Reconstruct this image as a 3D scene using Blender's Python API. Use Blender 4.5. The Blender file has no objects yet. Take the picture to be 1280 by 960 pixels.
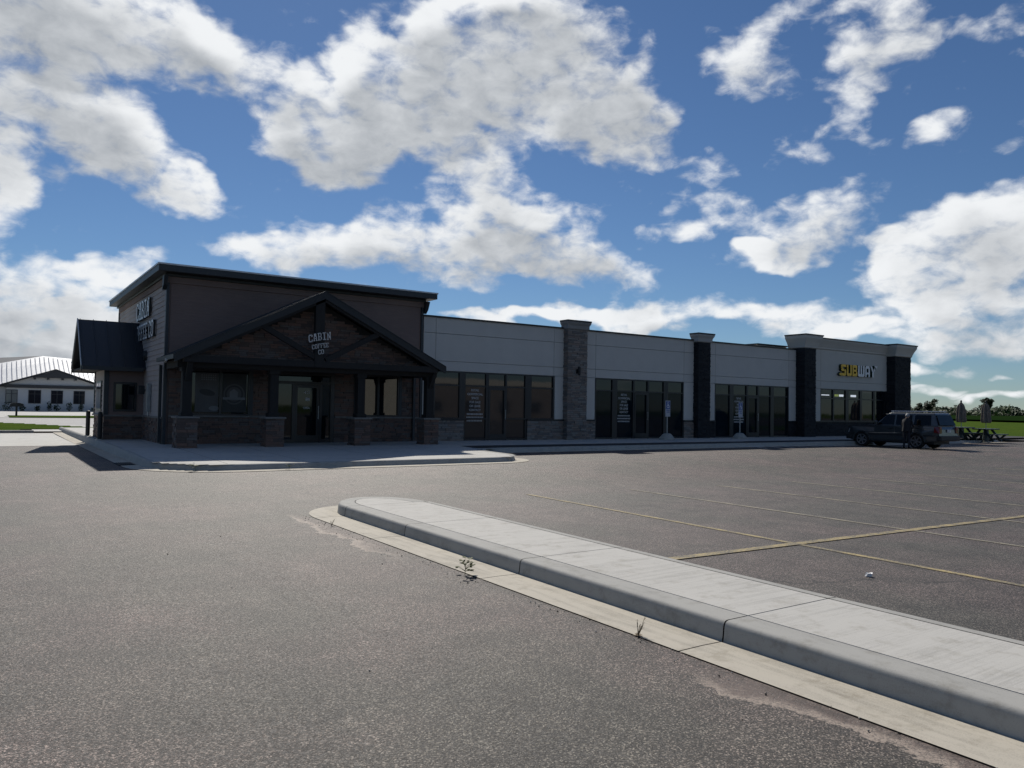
import bpy, bmesh, math, random
from mathutils import Vector, Matrix
random.seed(7)
R = math.radians
S = bpy.context.scene
COL = S.collection

# ------------------------------------------------------------------ camera, sky, sun, exposure
cam_d = bpy.data.cameras.new("camera"); cam_d.sensor_width = 36; cam_d.lens = 27.03
cam_d.clip_start = 0.05; cam_d.clip_end = 6000
cam = bpy.data.objects.new("camera", cam_d); COL.objects.link(cam)
right = Vector((0.82405, -0.56629, 0.01601)); down = Vector((0.03120, 0.01714, -0.99937)); fwd = Vector((0.56565, 0.82403, 0.03179))
m = Matrix((right, -down, -fwd)).transposed().to_4x4(); m.translation = (0, 0, 1.3)
cam.matrix_world = m
S.camera = cam
SUN_EL, SUN_AZ = 40.9, 18.7                       # azimuth from +Y towards +X
sun_dir = Vector((math.cos(R(SUN_EL)) * math.sin(R(SUN_AZ)), math.cos(R(SUN_EL)) * math.cos(R(SUN_AZ)), math.sin(R(SUN_EL))))
sun_d = bpy.data.lights.new("sun", 'SUN'); sun_d.energy = 4.2; sun_d.angle = R(0.5); sun_d.color = (1.0, 0.95, 0.87)
sun = bpy.data.objects.new("sun", sun_d); COL.objects.link(sun)
sun.rotation_euler = sun_dir.to_track_quat('Z', 'Y').to_euler()
S.view_settings.view_transform = 'Standard'; S.view_settings.look = 'None'
S.view_settings.exposure = 0.0; S.view_settings.gamma = 1.0

W = bpy.data.worlds.new("World"); S.world = W; W.use_nodes = True
CLOUDS = [(1.9,19.6,8.2,6.8,0),(8.2,16.2,5.6,3.0,-30),(13.6,22.7,5.6,2.9,-5),(0.9,12.6,1.5,3.3,0),(6.7,24.1,7.6,2.7,0),(11.3,14.0,1.8,1.8,-30),(23.4,20.8,7.9,4.4,10),(29.4,18.7,6.6,3.0,0),(37.1,23.9,10.2,5.1,-25),(32.2,27.4,7.9,2.4,0),(42.2,20.7,5.6,3.2,-20),(20.6,17.9,4.6,2.7,0),(48.7,17.2,3.1,1.2,-10),(22.2,24.8,2.9,2.5,0),(28.1,23.7,7.2,4.6,0),(31.9,12.4,10.5,3.4,-3),(20.8,11.3,7.4,2.4,0),(38.8,11.0,6.6,2.4,-10),(34.3,15.0,4.5,2.1,0),(16.1,10.2,4.6,1.8,0),(51.1,24.2,4.2,2.3,-10),(60.3,24.0,5.1,2.9,10),(58.1,20.0,2.1,2.0,40),(55.0,17.7,2.7,1.7,0),(63.5,18.0,2.4,1.3,0),(56.5,26.4,5.7,1.4,0),(67.4,23.9,2.5,1.3,0),(48.4,13.4,4.6,1.8,0),(55.8,12.7,4.7,2.7,15),(53.1,10.7,2.3,1.2,0),(65.0,10.7,6.0,3.8,10),(66.7,12.5,3.4,2.4,0),(62.4,8.3,4.2,1.7,0),(66.0,5.8,5.2,2.3,0),(62.4,10.9,2.8,2.1,30),(46.8,7.1,7.1,1.5,0),(40.3,6.8,5.3,0.9,0),(55.0,6.4,6.3,1.4,0),(60.1,5.7,4.4,1.0,0),(35.6,6.6,3.6,0.7,0),(31.4,7.0,3.0,0.6,0),(2.3,5.9,7.8,3.8,0),(7.7,8.9,3.8,1.4,10),(1.6,3.0,5.5,2.2,0),(6.0,4.3,4.2,2.1,0),(64.9,2.8,1.1,0.6,0),(67.1,2.6,1.0,0.4,0),(62.4,3.2,1.6,0.6,0),(61.0,2.0,2.9,0.5,0),(66.9,1.0,2.5,0.4,0),(63.8,1.5,1.8,0.4,0)]


class NT:
    """short hand for building node trees"""
    def __init__(s, tree): s.t = tree; s.n = tree.nodes; s.l = tree.links
    def new(s, kind, **kw):
        n = s.n.new(kind)
        for k, v in kw.items(): setattr(n, k, v)
        return n
    def put(s, sock, v):
        if isinstance(v, bpy.types.NodeSocket): s.l.new(v, sock)
        else: sock.default_value = v
    def math(s, op, a, b=0.0, c=0.0, clamp=False):
        n = s.new('ShaderNodeMath', operation=op, use_clamp=clamp)
        for i, v in enumerate((a, b, c)): s.put(n.inputs[i], v)
        return n.outputs[0]
    def vec(s, op, a, b=(0, 0, 0), c=None, out=0):
        n = s.new('ShaderNodeVectorMath', operation=op)
        s.put(n.inputs[0], a); s.put(n.inputs[1], b)
        if c is not None: s.put(n.inputs[2], c)
        return n.outputs[out]
    def scale(s, a, k):
        n = s.new('ShaderNodeVectorMath', operation='SCALE'); s.put(n.inputs[0], a); s.put(n.inputs[3], k); return n.outputs[0]
    def noise(s, v, scale, detail=4, rough=.55, dist=0.0, out='Fac'):
        n = s.new('ShaderNodeTexNoise'); s.put(n.inputs['Vector'], v)
        n.inputs['Scale'].default_value = scale; n.inputs['Detail'].default_value = detail
        n.inputs['Roughness'].default_value = rough; n.inputs['Distortion'].default_value = dist
        return n.outputs[out]
    def mix(s, f, a, b, blend='MIX'):
        n = s.new('ShaderNodeMix', data_type='RGBA', blend_type=blend)
        s.put(n.inputs[0], f); s.put(n.inputs[6], a); s.put(n.inputs[7], b); return n.outputs[2]
    def smooth(s, x, lo, hi, a=0.0, b=1.0):
        n = s.new('ShaderNodeMapRange', interpolation_type='SMOOTHSTEP')
        s.put(n.inputs[0], x); n.inputs[1].default_value = lo; n.inputs[2].default_value = hi
        n.inputs[3].default_value = a; n.inputs[4].default_value = b; return n.outputs[0]
    def ramp(s, x, stops):
        n = s.new('ShaderNodeValToRGB'); s.put(n.inputs[0], x); e = n.color_ramp.elements
        while len(e) < len(stops): e.new(0.5)
        for i, (p, c) in enumerate(stops): e[i].position = p; e[i].color = (c[0], c[1], c[2], 1)
        return n.outputs[0]


SKY_K = 0.055
def build_sky():
    W.node_tree.nodes.clear()
    k = NT(W.node_tree)
    out = k.new('ShaderNodeOutputWorld'); bg = k.new('ShaderNodeBackground')
    sky = k.new('ShaderNodeTexSky', sky_type='NISHITA')
    sky.sun_disc = False; sky.sun_elevation = R(SUN_EL); sky.sun_rotation = R(SUN_AZ)
    sky.altitude = 300; sky.air_density = 1.0; sky.dust_density = 0.1; sky.ozone_density = 4.0
    d0 = k.vec('NORMALIZE', k.new('ShaderNodeTexCoord').outputs['Generated'])

    WEIGHT = {i: .72 for i in (22, 23, 24, 25, 26, 10, 12)}
    WEIGHT.update({20: .9, 21: .95})
    WEIGHT.update({7: .8, 18: .85, 19: .8})

    def density(d, full):
        stretched = k.vec('MULTIPLY', d, (1.0, 1.0, 1.7))
        w = k.noise(stretched, 9.0, 3 if full else 2, .55, out='Color')
        wv = k.scale(k.vec('SUBTRACT', w, (.5, .5, .5)), 0.085)
        dw = k.vec('ADD', d, wv)
        sp = k.new('ShaderNodeSeparateXYZ'); k.put(sp.inputs[0], dw)
        az = k.math('MULTIPLY', k.math('ARCTAN2', sp.outputs[0], sp.outputs[1]), 180 / math.pi)
        el = k.math('MULTIPLY', k.math('ARCSINE', sp.outputs[2]), 180 / math.pi)
        uv = k.new('ShaderNodeCombineXYZ'); k.put(uv.inputs[0], az); k.put(uv.inputs[1], el)
        P = uv.outputs[0]                           # x azimuth, y elevation, z running sum (chained so the shader stack stays small)
        for i, (a, e, ra, re, rot) in enumerate(CLOUDS):
            if not full and ra * re < 9: continue   # small puffs are too thin to shade themselves
            ra, re = ra * 1.12, re * 1.12
            wt = WEIGHT.get(i, 1.0)
            if rot == 0:
                mv = k.vec('MULTIPLY_ADD', P, (1 / ra, 1 / re, 0), (-a / ra, -e / re, 0))
                q = k.vec('DOT_PRODUCT', mv, mv, out=1)
            else:
                c_, s_ = math.cos(R(rot)), math.sin(R(rot))
                d1 = k.math('ADD', k.vec('DOT_PRODUCT', P, (c_ / ra, s_ / ra, 0), out=1), -(a * c_ + e * s_) / ra)
                d2 = k.math('ADD', k.vec('DOT_PRODUCT', P, (-s_ / re, c_ / re, 0), out=1), -(-a * s_ + e * c_) / re)
                q = k.math('MULTIPLY_ADD', d1, d1, k.math('MULTIPLY', d2, d2))
            b = k.math('MULTIPLY_ADD', q, -1.0, 1.0, clamp=True)
            P = k.vec('MULTIPLY_ADD', b, (0, 0, wt), P)
        sa_ = k.new('ShaderNodeSeparateXYZ'); k.put(sa_.inputs[0], P); acc = sa_.outputs[2]
        if full:                                    # the rest of the dome carries the same broken cloud, set by noise alone
            low = k.noise(stretched, 3.2, 3, .5)
            cov = k.smooth(low, .52, .68)
            ina = k.math('MULTIPLY', k.smooth(az, -14, -6), k.smooth(az, 78, 72))
            inn = k.math('MULTIPLY', ina, k.smooth(el, 38, 30))
            cov = k.math('MULTIPLY', cov, k.math('SUBTRACT', 1.0, inn))
            cov = k.math('MULTIPLY', cov, k.smooth(el, 0.0, 6.0))
            acc = k.math('ADD', acc, cov)
        acc = k.math('MINIMUM', acc, 1.15)
        f = k.noise(stretched, 15.0, 2.5, .60, .2)
        base = k.math('ADD', k.math('MULTIPLY', acc, .95), k.math('MULTIPLY_ADD', f, 1.9, -1.37))
        return base, stretched, acc

    D1s, st1, acc1 = density(d0, True)
    fh = k.noise(st1, 36.0, 7, .60, .3)
    D1 = k.math('ADD', D1s, k.math('MULTIPLY_ADD', fh, 1.25, -.625))
    tosun = k.vec('NORMALIZE', k.vec('SUBTRACT', tuple(sun_dir), d0))
    D2, st2, acc2 = density(k.vec('ADD', d0, k.scale(tosun, 0.034)), False)
    alpha = k.smooth(D1, -0.18, 0.70)
    # thick parts seen from below and away from the sun go grey, thin rims and sunward tops stay white
    relief = k.math('SUBTRACT', D2, D1s)
    t_ = k.math('ADD', k.math('MULTIPLY', acc2, .52), k.math('MULTIPLY', D1s, .40))
    t_ = k.math('MULTIPLY_ADD', relief, .30, t_)
    t_ = k.math('ADD', t_, k.math('MULTIPLY_ADD', fh, -.55, .275))
    sh = k.smooth(t_, -0.02, 1.42)
    ccol = k.mix(sh, (0.88, 0.90, 0.92, 1), (0.29, 0.32, 0.36, 1))
    skyc = k.vec('MULTIPLY', sky.outputs[0], (SKY_K * 0.77, SKY_K * 0.93, SKY_K * 1.10))
    col = k.mix(alpha, skyc, ccol)
    k.l.new(col, bg.inputs[0]); bg.inputs[1].default_value = 1.0
    k.l.new(bg.outputs[0], out.inputs[0])
    S.cycles.use_denoising = True; S.cycles.denoising_prefilter = 'NONE'; S.cycles.max_bounces = 5; S.cycles.diffuse_bounces = 2; S.cycles.glossy_bounces = 3
    W.cycles.sampling_method = 'NONE'
build_sky()

# ------------------------------------------------------------------ materials
MATS = {}
def new_mat(name):
    mt = bpy.data.materials.new(name); mt.use_nodes = True; MATS[name] = mt
    k = NT(mt.node_tree); b = k.n['Principled BSDF']
    return mt, k, b
def pos(k): return k.new('ShaderNodeNewGeometry').outputs['Position']
def bump(k, b, h, strength=.3, dist=.01):
    n = k.new('ShaderNodeBump'); n.inputs['Strength'].default_value = strength; n.inputs['Distance'].default_value = dist
    k.put(n.inputs['Height'], h); k.l.new(n.outputs[0], b.inputs['Normal'])
def c4(c, f=1.0): return (c[0] * f, c[1] * f, c[2] * f, 1)
def plain(name, c, rough=.6, metal=0.0, var=.18, scale=6.0, spec=.5, coat=0.0, bmp=0.0):
    mt, k, b = new_mat(name)
    p = k.new('ShaderNodeTexCoord').outputs['Object']
    n = k.noise(p, scale, 5, .6)
    k.put(b.inputs['Base Color'], k.mix(n, c4(c, 1 - var * 2), c4(c, 1 + var * 2)))
    r = k.math('MULTIPLY_ADD', n, .2, rough - .1); k.put(b.inputs['Roughness'], r)
    b.inputs['Metallic'].default_value = metal; b.inputs['Specular IOR Level'].default_value = spec
    b.inputs['Coat Weight'].default_value = coat; b.inputs['Coat Roughness'].default_value = .05
    if bmp: bump(k, b, k.noise(p, scale * 12, 4, .6), bmp, .01)
    return mt
def emit(name, c, e):
    mt, k, b = new_mat(name); b.inputs['Base Color'].default_value = c4(c)
    b.inputs['Emission Color'].default_value = c4(c); b.inputs['Emission Strength'].default_value = e; return mt

def mat_asphalt():
    mt, k, b = new_mat('asphalt'); p = pos(k)
    sp = k.new('ShaderNodeSeparateXYZ'); k.put(sp.inputs[0], p); X, Y = sp.outputs[0], sp.outputs[1]
    fine = k.noise(p, 70, 3, .75)
    grit = k.noise(p, 120, 2, .7)
    ag = k.new('ShaderNodeTexVoronoi'); k.put(ag.inputs['Vector'], p); ag.inputs['Scale'].default_value = 135      # one cell per stone
    sr = k.new('ShaderNodeSeparateColor'); k.put(sr.inputs[0], ag.outputs['Color'])
    stone = k.ramp(sr.outputs[0], [(.0, (.006, .0055, .0055)), (.35, (.030, .027, .026)), (.68, (.10, .092, .088)), (.88, (.27, .252, .240)), (1.0, (.56, .53, .505))])
    tint = k.mix(k.math('MULTIPLY', sr.outputs[1], .5), (1, 1, 1, 1), (1.08, .98, .94, 1))
    stone = k.mix(1.0, stone, tint, 'MULTIPLY')
    binder = k.ramp(k.math('MULTIPLY_ADD', grit, .35, k.math('MULTIPLY', fine, .65)), [(.40, (.006, .006, .006)), (.46, (.030, .028, .028)), (.52, (.080, .074, .072)), (.60, (.24, .225, .215))])
    base = k.mix(.76, binder, stone)
    vo = k.new('ShaderNodeTexVoronoi'); k.put(vo.inputs['Vector'], p); vo.inputs['Scale'].default_value = 44
    chip = k.math('MULTIPLY', k.math('LESS_THAN', vo.outputs['Distance'], .22), k.smooth(k.noise(p, 31, 1), .63, .72))
    base = k.mix(k.math('MULTIPLY', chip, .85), base, (.50, .48, .45, 1))
    # patches, older and newer mix, faint green and red cast
    big = k.noise(p, .45, 4, .55)
    mid = k.noise(p, 2.3, 4, .6)
    base = k.mix(k.smooth(big, .35, .68), k.mix(.9, base, (.78, .84, .78, 1), 'MULTIPLY'), k.mix(.9, base, (1.20, 1.08, 1.08, 1), 'MULTIPLY'))
    base = k.mix(1.0, base, k.ramp(mid, [(.3, (.72, .72, .72)), (.7, (1.24, 1.23, 1.21))]), 'MULTIPLY')
    # lane past the island tinted paler, a painted stand-in for the sun's sheen
    lot = k.math('MULTIPLY', k.smooth(X, 4.5, 6.5), k.smooth(Y, 15, 11))
    base = k.mix(lot, k.mix(1.0, base, (1.15, 1.13, 1.10, 1), 'MULTIPLY'), base)
    # long streaks left by tyres and a paver seam
    st = k.noise(k.vec('MULTIPLY', p, (2.2, .12, 1)), 1.3, 3, .6)
    base = k.mix(k.smooth(st, .56, .72, 0, .35), base, k.mix(1.0, base, (.62, .62, .62, 1), 'MULTIPLY'))
    # drips where cars stand
    fx = k.math('SUBTRACT', k.math('FRACT', k.math('MULTIPLY', k.math('ADD', X, -8.5), 1 / 2.75)), .5)
    fx = k.math('MULTIPLY', fx, 4.2)
    fy = k.math('MULTIPLY', k.math('SUBTRACT', k.math('ABSOLUTE', k.math('SUBTRACT', Y, 6.0)), 3.7), 1.0)
    dr = k.math('ADD', k.math('MULTIPLY', fx, fx), k.math('MULTIPLY', fy, fy))
    dr = k.math('MULTIPLY', k.smooth(dr, 1.6, .1), k.smooth(k.noise(p, 3.1, 5, .7), .47, .62))
    dr = k.math('MULTIPLY', dr, k.smooth(X, 7.0, 8.6))
    base = k.mix(k.math('MULTIPLY', dr, .5), base, (.02, .019, .019, 1))
    # hairline cracks
    cv = k.new('ShaderNodeTexVoronoi', feature='DISTANCE_TO_EDGE'); k.put(cv.inputs['Vector'], k.vec('ADD', p, k.scale(k.noise(p, 1.4, 5, .7, out='Color'), .9)))
    cv.inputs['Scale'].default_value = .16
    crack = k.math('MULTIPLY', k.smooth(cv.outputs[0], .0050, .0010), k.smooth(k.noise(p, .3, 2), .50, .57))
    base = k.mix(k.math('MULTIPLY', crack, .75), base, (.018, .017, .017, 1))
    # sand washed along the gutter edge, and the dirty seam beside it
    reach = k.math('MULTIPLY_ADD', k.noise(p, 1.5, 5, .65), 1.15, -.31)      # how far the wash spreads from the gutter
    off = k.math('SUBTRACT', 3.84, X)
    sand = k.math('MULTIPLY', k.smooth(k.math('SUBTRACT', reach, off), -.008, .016), k.smooth(off, -.05, .0))
    rim = k.smooth(k.math('SUBTRACT', reach, off), .17, .04)
    sand = k.math('MULTIPLY', sand, k.math('MULTIPLY', k.smooth(Y, 11.3, 10.5), k.math('ADD', k.smooth(Y, 3.4, 2.9), k.smooth(Y, 7.0, 8.2))))
    sand = k.math('MULTIPLY', sand, k.smooth(k.noise(p, 70, 3, .75), .38, .56, .25, .95))
    base = k.mix(sand, base, k.mix(rim, (.21, .17, .15, 1), (.52, .455, .39, 1)))
    seam = k.math('MULTIPLY', k.smooth(k.math('ABSOLUTE', k.math('SUBTRACT', X, 3.80)), .10, .02), k.smooth(k.noise(p, 9, 4, .7), .42, .6))
    seam = k.math('MULTIPLY', seam, k.smooth(Y, 12, 11))
    base = k.mix(k.math('MULTIPLY', seam, .55), base, (.05, .04, .034, 1))
    base = k.mix(1.0, base, (.72, .665, .63, 1), 'MULTIPLY')
    k.put(b.inputs['Base Color'], base)
    k.put(b.inputs['Roughness'], k.smooth(fine, .3, .7, .55, .82)); b.inputs['Specular IOR Level'].default_value = .42
    bump(k, b, k.math('ADD', k.math('MULTIPLY', fine, .7), k.math('MULTIPLY', grit, .5)), .85, .010)
    return mt

def mat_concrete(name, c, streak=(1, 14, 1), contrast=1.0, brush=1.0):
    mt, k, b = new_mat(name); p = pos(k)
    br = k.noise(k.vec('MULTIPLY', p, streak), 2.2, 4, .62)
    br2 = k.noise(k.vec('MULTIPLY', p, (streak[0] * .5, streak[1] * .5, 1)), .9, 3, .55)
    gr = k.noise(p, 140, 2, .6); bl = k.noise(p, 1.6, 5, .62)
    v = k.math('ADD', k.math('MULTIPLY_ADD', br, .26 * brush, .42 - .13 * (brush - 1)), k.math('ADD', k.math('MULTIPLY', gr, .30), k.math('ADD', k.math('MULTIPLY', bl, .32), k.math('MULTIPLY', br2, .26))))
    base = k.mix(1.0, c4(c), k.ramp(v, [(.62, (1 - .38 * contrast,) * 3), (1.12, (1 + .2 * contrast,) * 3)]), 'MULTIPLY')
    dirt = k.smooth(k.noise(p, 5.5, 6, .7), .50, .72, 0, .45)
    base = k.mix(dirt, base, c4((c[0] * .62, c[1] * .58, c[2] * .50)))
    pits = k.math('LESS_THAN', k.noise(p, 95, 1), .27)
    base = k.mix(k.math('MULTIPLY', pits, .35), base, c4(c, .5))
    k.put(b.inputs['Base Color'], base); b.inputs['Roughness'].default_value = .82; b.inputs['Specular IOR Level'].default_value = .35
    bump(k, b, k.math('ADD', br, k.math('MULTIPLY', gr, .4)), .25, .006)
    return mt

def mat_stripe(name, c):
    mt, k, b = new_mat(name); p = pos(k)
    wear = k.smooth(k.math('MULTIPLY_ADD', k.noise(p, 40, 4, .7), .7, k.math('MULTIPLY', k.noise(p, 3.0, 4, .6), .5)), .46, .72)
    base = k.mix(wear, c4(c), (.11, .10, .085, 1))
    k.put(b.inputs['Base Color'], base); b.inputs['Roughness'].default_value = .75
    bump(k, b, k.noise(p, 75, 3, .7), .5, .008)
    return mt

def mat_grass(name, a, c, scale):
    mt, k, b = new_mat(name); p = pos(k)
    n = k.noise(p, scale, 6, .65); n2 = k.noise(p, scale * .06, 4, .6)
    base = k.mix(n, c4(a), c4(c)); base = k.mix(k.smooth(n2, .35, .7, 0, .6), base, c4((c[0] * 1.25, c[1] * 1.05, c[2] * .8)))
    k.put(b.inputs['Base Color'], base); b.inputs['Roughness'].default_value = .8; b.inputs['Specular IOR Level'].default_value = .0
    bump(k, b, n, .8, .08); return mt

def mat_wood(name, c, axis):
    mt, k, b = new_mat(name); p = pos(k)
    st = k.noise(k.vec('MULTIPLY', p, axis), 3.0, 5, .65, .4); pa = k.noise(p, .5, 2)
    base = k.mix(k.math('MULTIPLY_ADD', pa, .5, k.math('MULTIPLY', st, .6)), c4(c, .45), c4(c, 1.6))
    k.put(b.inputs['Base Color'], base); b.inputs['Roughness'].default_value = .75; b.inputs['Specular IOR Level'].default_value = .25
    bump(k, b, st, .3, .01); return mt

def mat_leaf(name, a, c):
    mt, k, b = new_mat(name); p = pos(k)
    base = k.mix(k.noise(p, .7, 4, .7), c4(a), c4(c)); k.put(b.inputs['Base Color'], base)
    b.inputs['Roughness'].default_value = .6; b.inputs['Specular IOR Level'].default_value = .25
    tr = k.new('ShaderNodeBsdfTranslucent'); k.put(tr.inputs[0], k.mix(1.0, base, (1.2, 1.4, .6, 1), 'MULTIPLY'))
    mx = k.new('ShaderNodeMixShader'); mx.inputs[0].default_value = .25
    k.l.new(b.outputs[0], mx.inputs[1]); k.l.new(tr.outputs[0], mx.inputs[2]); k.l.new(mx.outputs[0], k.n['Material Output'].inputs[0])
    return mt

M_ASPH = mat_asphalt()
M_SLAB = mat_concrete('broomed_concrete', (.395, .382, .352), streak=(.7, 20, 1), contrast=1.35, brush=1.6)
M_KERB = mat_concrete('kerb_concrete', (.29, .283, .262), streak=(9, 2, 9), contrast=1.4)
M_GUTT = mat_concrete('gutter_concrete', (.345, .315, .26), streak=(6, .7, 1), contrast=2.1, brush=1.6)
M_WALK = mat_concrete('pavement_concrete', (.41, .40, .375), streak=(1, 5, 1))
M_APRON = mat_concrete('apron_concrete', (.44, .43, .40), streak=(3, 3, 1))
M_STRIPE = mat_stripe('yellow_road_paint', (.44, .34, .15)); M_STRIPE2 = mat_stripe('faded_road_paint', (.36, .315, .225))
M_WHITEPAINT = plain('white_road_paint', (.55, .55, .53), .75, var=.25, scale=20)
M_JOINT = plain('joint_filler', (.02, .02, .02), .9)
M_LAWN = mat_grass('mown_grass', (.035, .065, .012), (.07, .115, .025), 7.0)
M_CROP = mat_grass('crop_leaves', (.006, .018, .006), (.016, .034, .010), 1.2)
M_TERR = mat_grass('field_grass', (.03, .055, .012), (.06, .095, .025), 3.0)
M_ROAD = mat_concrete('road_concrete', (.33, .32, .31), streak=(1, 1, 1))
M_SID = mat_wood('brown_siding', (.19, .138, .122), (1.0, 1.0, 22))
M_SIDG = mat_wood('grey_brown_siding', (.36, .325, .31), (22, 1.0, 22))
M_TRIM = plain('dark_trim', (.026, .032, .037), .5, var=.15)
M_ROOFD = plain('dark_metal_roof', (.020, .026, .034), .42, metal=.0, var=.12, spec=.5)
M_FASC = plain('porch_fascia', (.013, .015, .018), .55, var=.15)
M_DRIP = plain('pale_drip_edge', (.55, .56, .57), .4, metal=.2)
M_TIMB = mat_wood('dark_timber', (.024, .023, .023), (6, 6, .8))
STONES = [mat_wood('ledgestone_' + n, c, (5, 5, 9)) for n, c in (('brown', (.135, .095, .080)), ('grey', (.120, .102, .095)), ('rust', (.150, .094, .075)), ('umber', (.090, .068, .060)))]
PALES = [mat_wood('pale_ledgestone_' + n, c, (5, 5, 9)) for n, c in (('brown', (.19, .155, .135)), ('grey', (.20, .19, .18)), ('taupe', (.22, .185, .165)), ('slate', (.14, .128, .122)))]
BLACKS = [mat_wood('charcoal_stone_' + n, c, (5, 5, 9)) for n, c in (('a', (.018, .020, .024)), ('b', (.024, .026, .030)), ('c', (.014, .016, .020)))]
M_MORT = plain('dark_mortar', (.03, .028, .026), .9)
M_CAPST = mat_concrete('stone_sill', (.16, .15, .14), streak=(4, 4, 4))
M_EIFS = plain('grey_stucco', (.56, .535, .50), .85, var=.05, scale=1.4, spec=.25, bmp=.15)
M_EIFS2 = plain('pale_grey_stucco', (.53, .51, .465), .85, var=.05, scale=1.4, spec=.25, bmp=.15)
M_CAP1 = plain('taupe_cap_stucco', (.25, .24, .23), .85, var=.06, scale=2)
M_CAP2 = plain('grey_cap_stucco', (.40, .39, .37), .85, var=.06, scale=2)
M_COPING = plain('dark_coping', (.020, .022, .026), .4, metal=.2)
M_FRAME = plain('black_window_frame', (.012, .014, .017), .35, var=.1)
def mat_glass(name, c, rough=.03, spec=.55):
    mt, k, b = new_mat(name); p = k.new('ShaderNodeTexCoord').outputs['Object']
    n = k.noise(p, 1.1, 4, .6)
    k.put(b.inputs['Base Color'], k.mix(n, c4(c, .6), c4(c, 1.4)))
    b.inputs['Roughness'].default_value = rough; b.inputs['IOR'].default_value = 1.5; b.inputs['Specular IOR Level'].default_value = spec
    bump(k, b, k.noise(p, .9, 2), .02, .05); return mt
M_GLASS = mat_glass('tinted_glass', (.006, .009, .012), .03, .55)
M_GLASSB = mat_glass('papered_glass', (.040, .036, .034), .05)
M_GLASSN = mat_glass('dark_film_glass', (.004, .011, .017), .04, .18)
M_WHITEV = plain('white_vinyl', (.42, .42, .42), .5)
M_SIGNW = plain('white_sign_face', (.80, .80, .79), .4)
M_SIGNG2 = plain('duller_white_sign_face', (.52, .51, .50), .5)  # duller white than the main sign face, for the gable lettering
M_SIGNY = plain('yellow_sign_face', (.86, .50, .02), .4)
M_SIGNG = plain('green_sign_return', (.010, .028, .016), .45)
M_SIGNK = plain('black_sign_return', (.010, .010, .012), .5)
M_STEEL = plain('galvanised_steel', (.34, .35, .35), .45, metal=.6)
M_BLUE = plain('blue_sign_face', (.045, .085, .30), .4)
M_SIGNBG = plain('pale_sign_face', (.44, .45, .50), .4)
M_LAMP = plain('lamp_metal', (.10, .10, .105), .35, metal=.7)
M_RUB = plain('tyre_rubber', (.012, .012, .012), .85)
M_CAR = plain('charcoal_car_paint', (.060, .066, .070), .32, metal=.35, var=.04, coat=.8)
M_CARG = mat_glass('car_glass', (.006, .007, .008), .02, .28)
M_PLAST = plain('black_plastic', (.016, .016, .017), .6)
M_ALLOY = plain('alloy_rim', (.38, .38, .40), .3, metal=.9)
M_TAIL = plain('red_lens', (.16, .008, .008), .2, coat=1.0)
M_HEADL = plain('headlight_lens', (.45, .46, .48), .12, coat=1.0)
M_CHROME = plain('bright_metal', (.55, .55, .56), .2, metal=1.0)
M_PLATE = plain('number_plate', (.50, .52, .54), .4)
M_SKIN = plain('skin', (.38, .23, .16), .55)
M_JACKET = plain('dark_jacket', (.014, .014, .018), .85)
M_JEANS = plain('dark_trousers', (.016, .018, .026), .85)
M_SHOE = plain('black_shoes', (.012, .012, .012), .6)
M_HAIR = plain('grey_hair', (.34, .33, .32), .6)
M_TABLE = plain('green_coated_steel', (.030, .042, .036), .4, spec=.6)
M_CANVAS = plain('tan_canvas', (.20, .165, .135), .9, var=.2)
M_HWALL = plain('white_house_siding', (.58, .58, .58), .7, var=.05)
M_HROOF = plain('pale_metal_roof', (.60, .61, .62), .38, metal=.25, var=.03)
M_HSEAM = plain('roof_seam_metal', (.34, .35, .37), .4, metal=.2)
M_HDARK = plain('charcoal_roof', (.045, .046, .050), .6)
M_HGLASS = mat_glass('house_glass', (.010, .017, .026), .04, .12)
M_PALEGLASS = mat_glass('pale_house_glass', (.22, .23, .22), .06)  # paler base colour than the other house panes, used in the first window
M_LEAF1 = mat_leaf('dark_leaves', (.010, .022, .008), (.035, .06, .02))
M_LEAF2 = mat_leaf('mid_leaves', (.022, .045, .012), (.06, .10, .03))
M_WEED = mat_leaf('weed_leaves', (.06, .085, .02), (.14, .15, .05))
M_DRY = plain('dry_stem', (.16, .12, .07), .8)
M_BARK = mat_wood('bark', (.07, .055, .045), (8, 8, 1))
M_BRICK = plain('brown_brick_wall', (.15, .125, .115), .85)
M_BEIGE = plain('beige_metal_wall', (.62, .59, .50), .6)
M_CREAM = plain('cream_fascia', (.55, .53, .48), .6)

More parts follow.
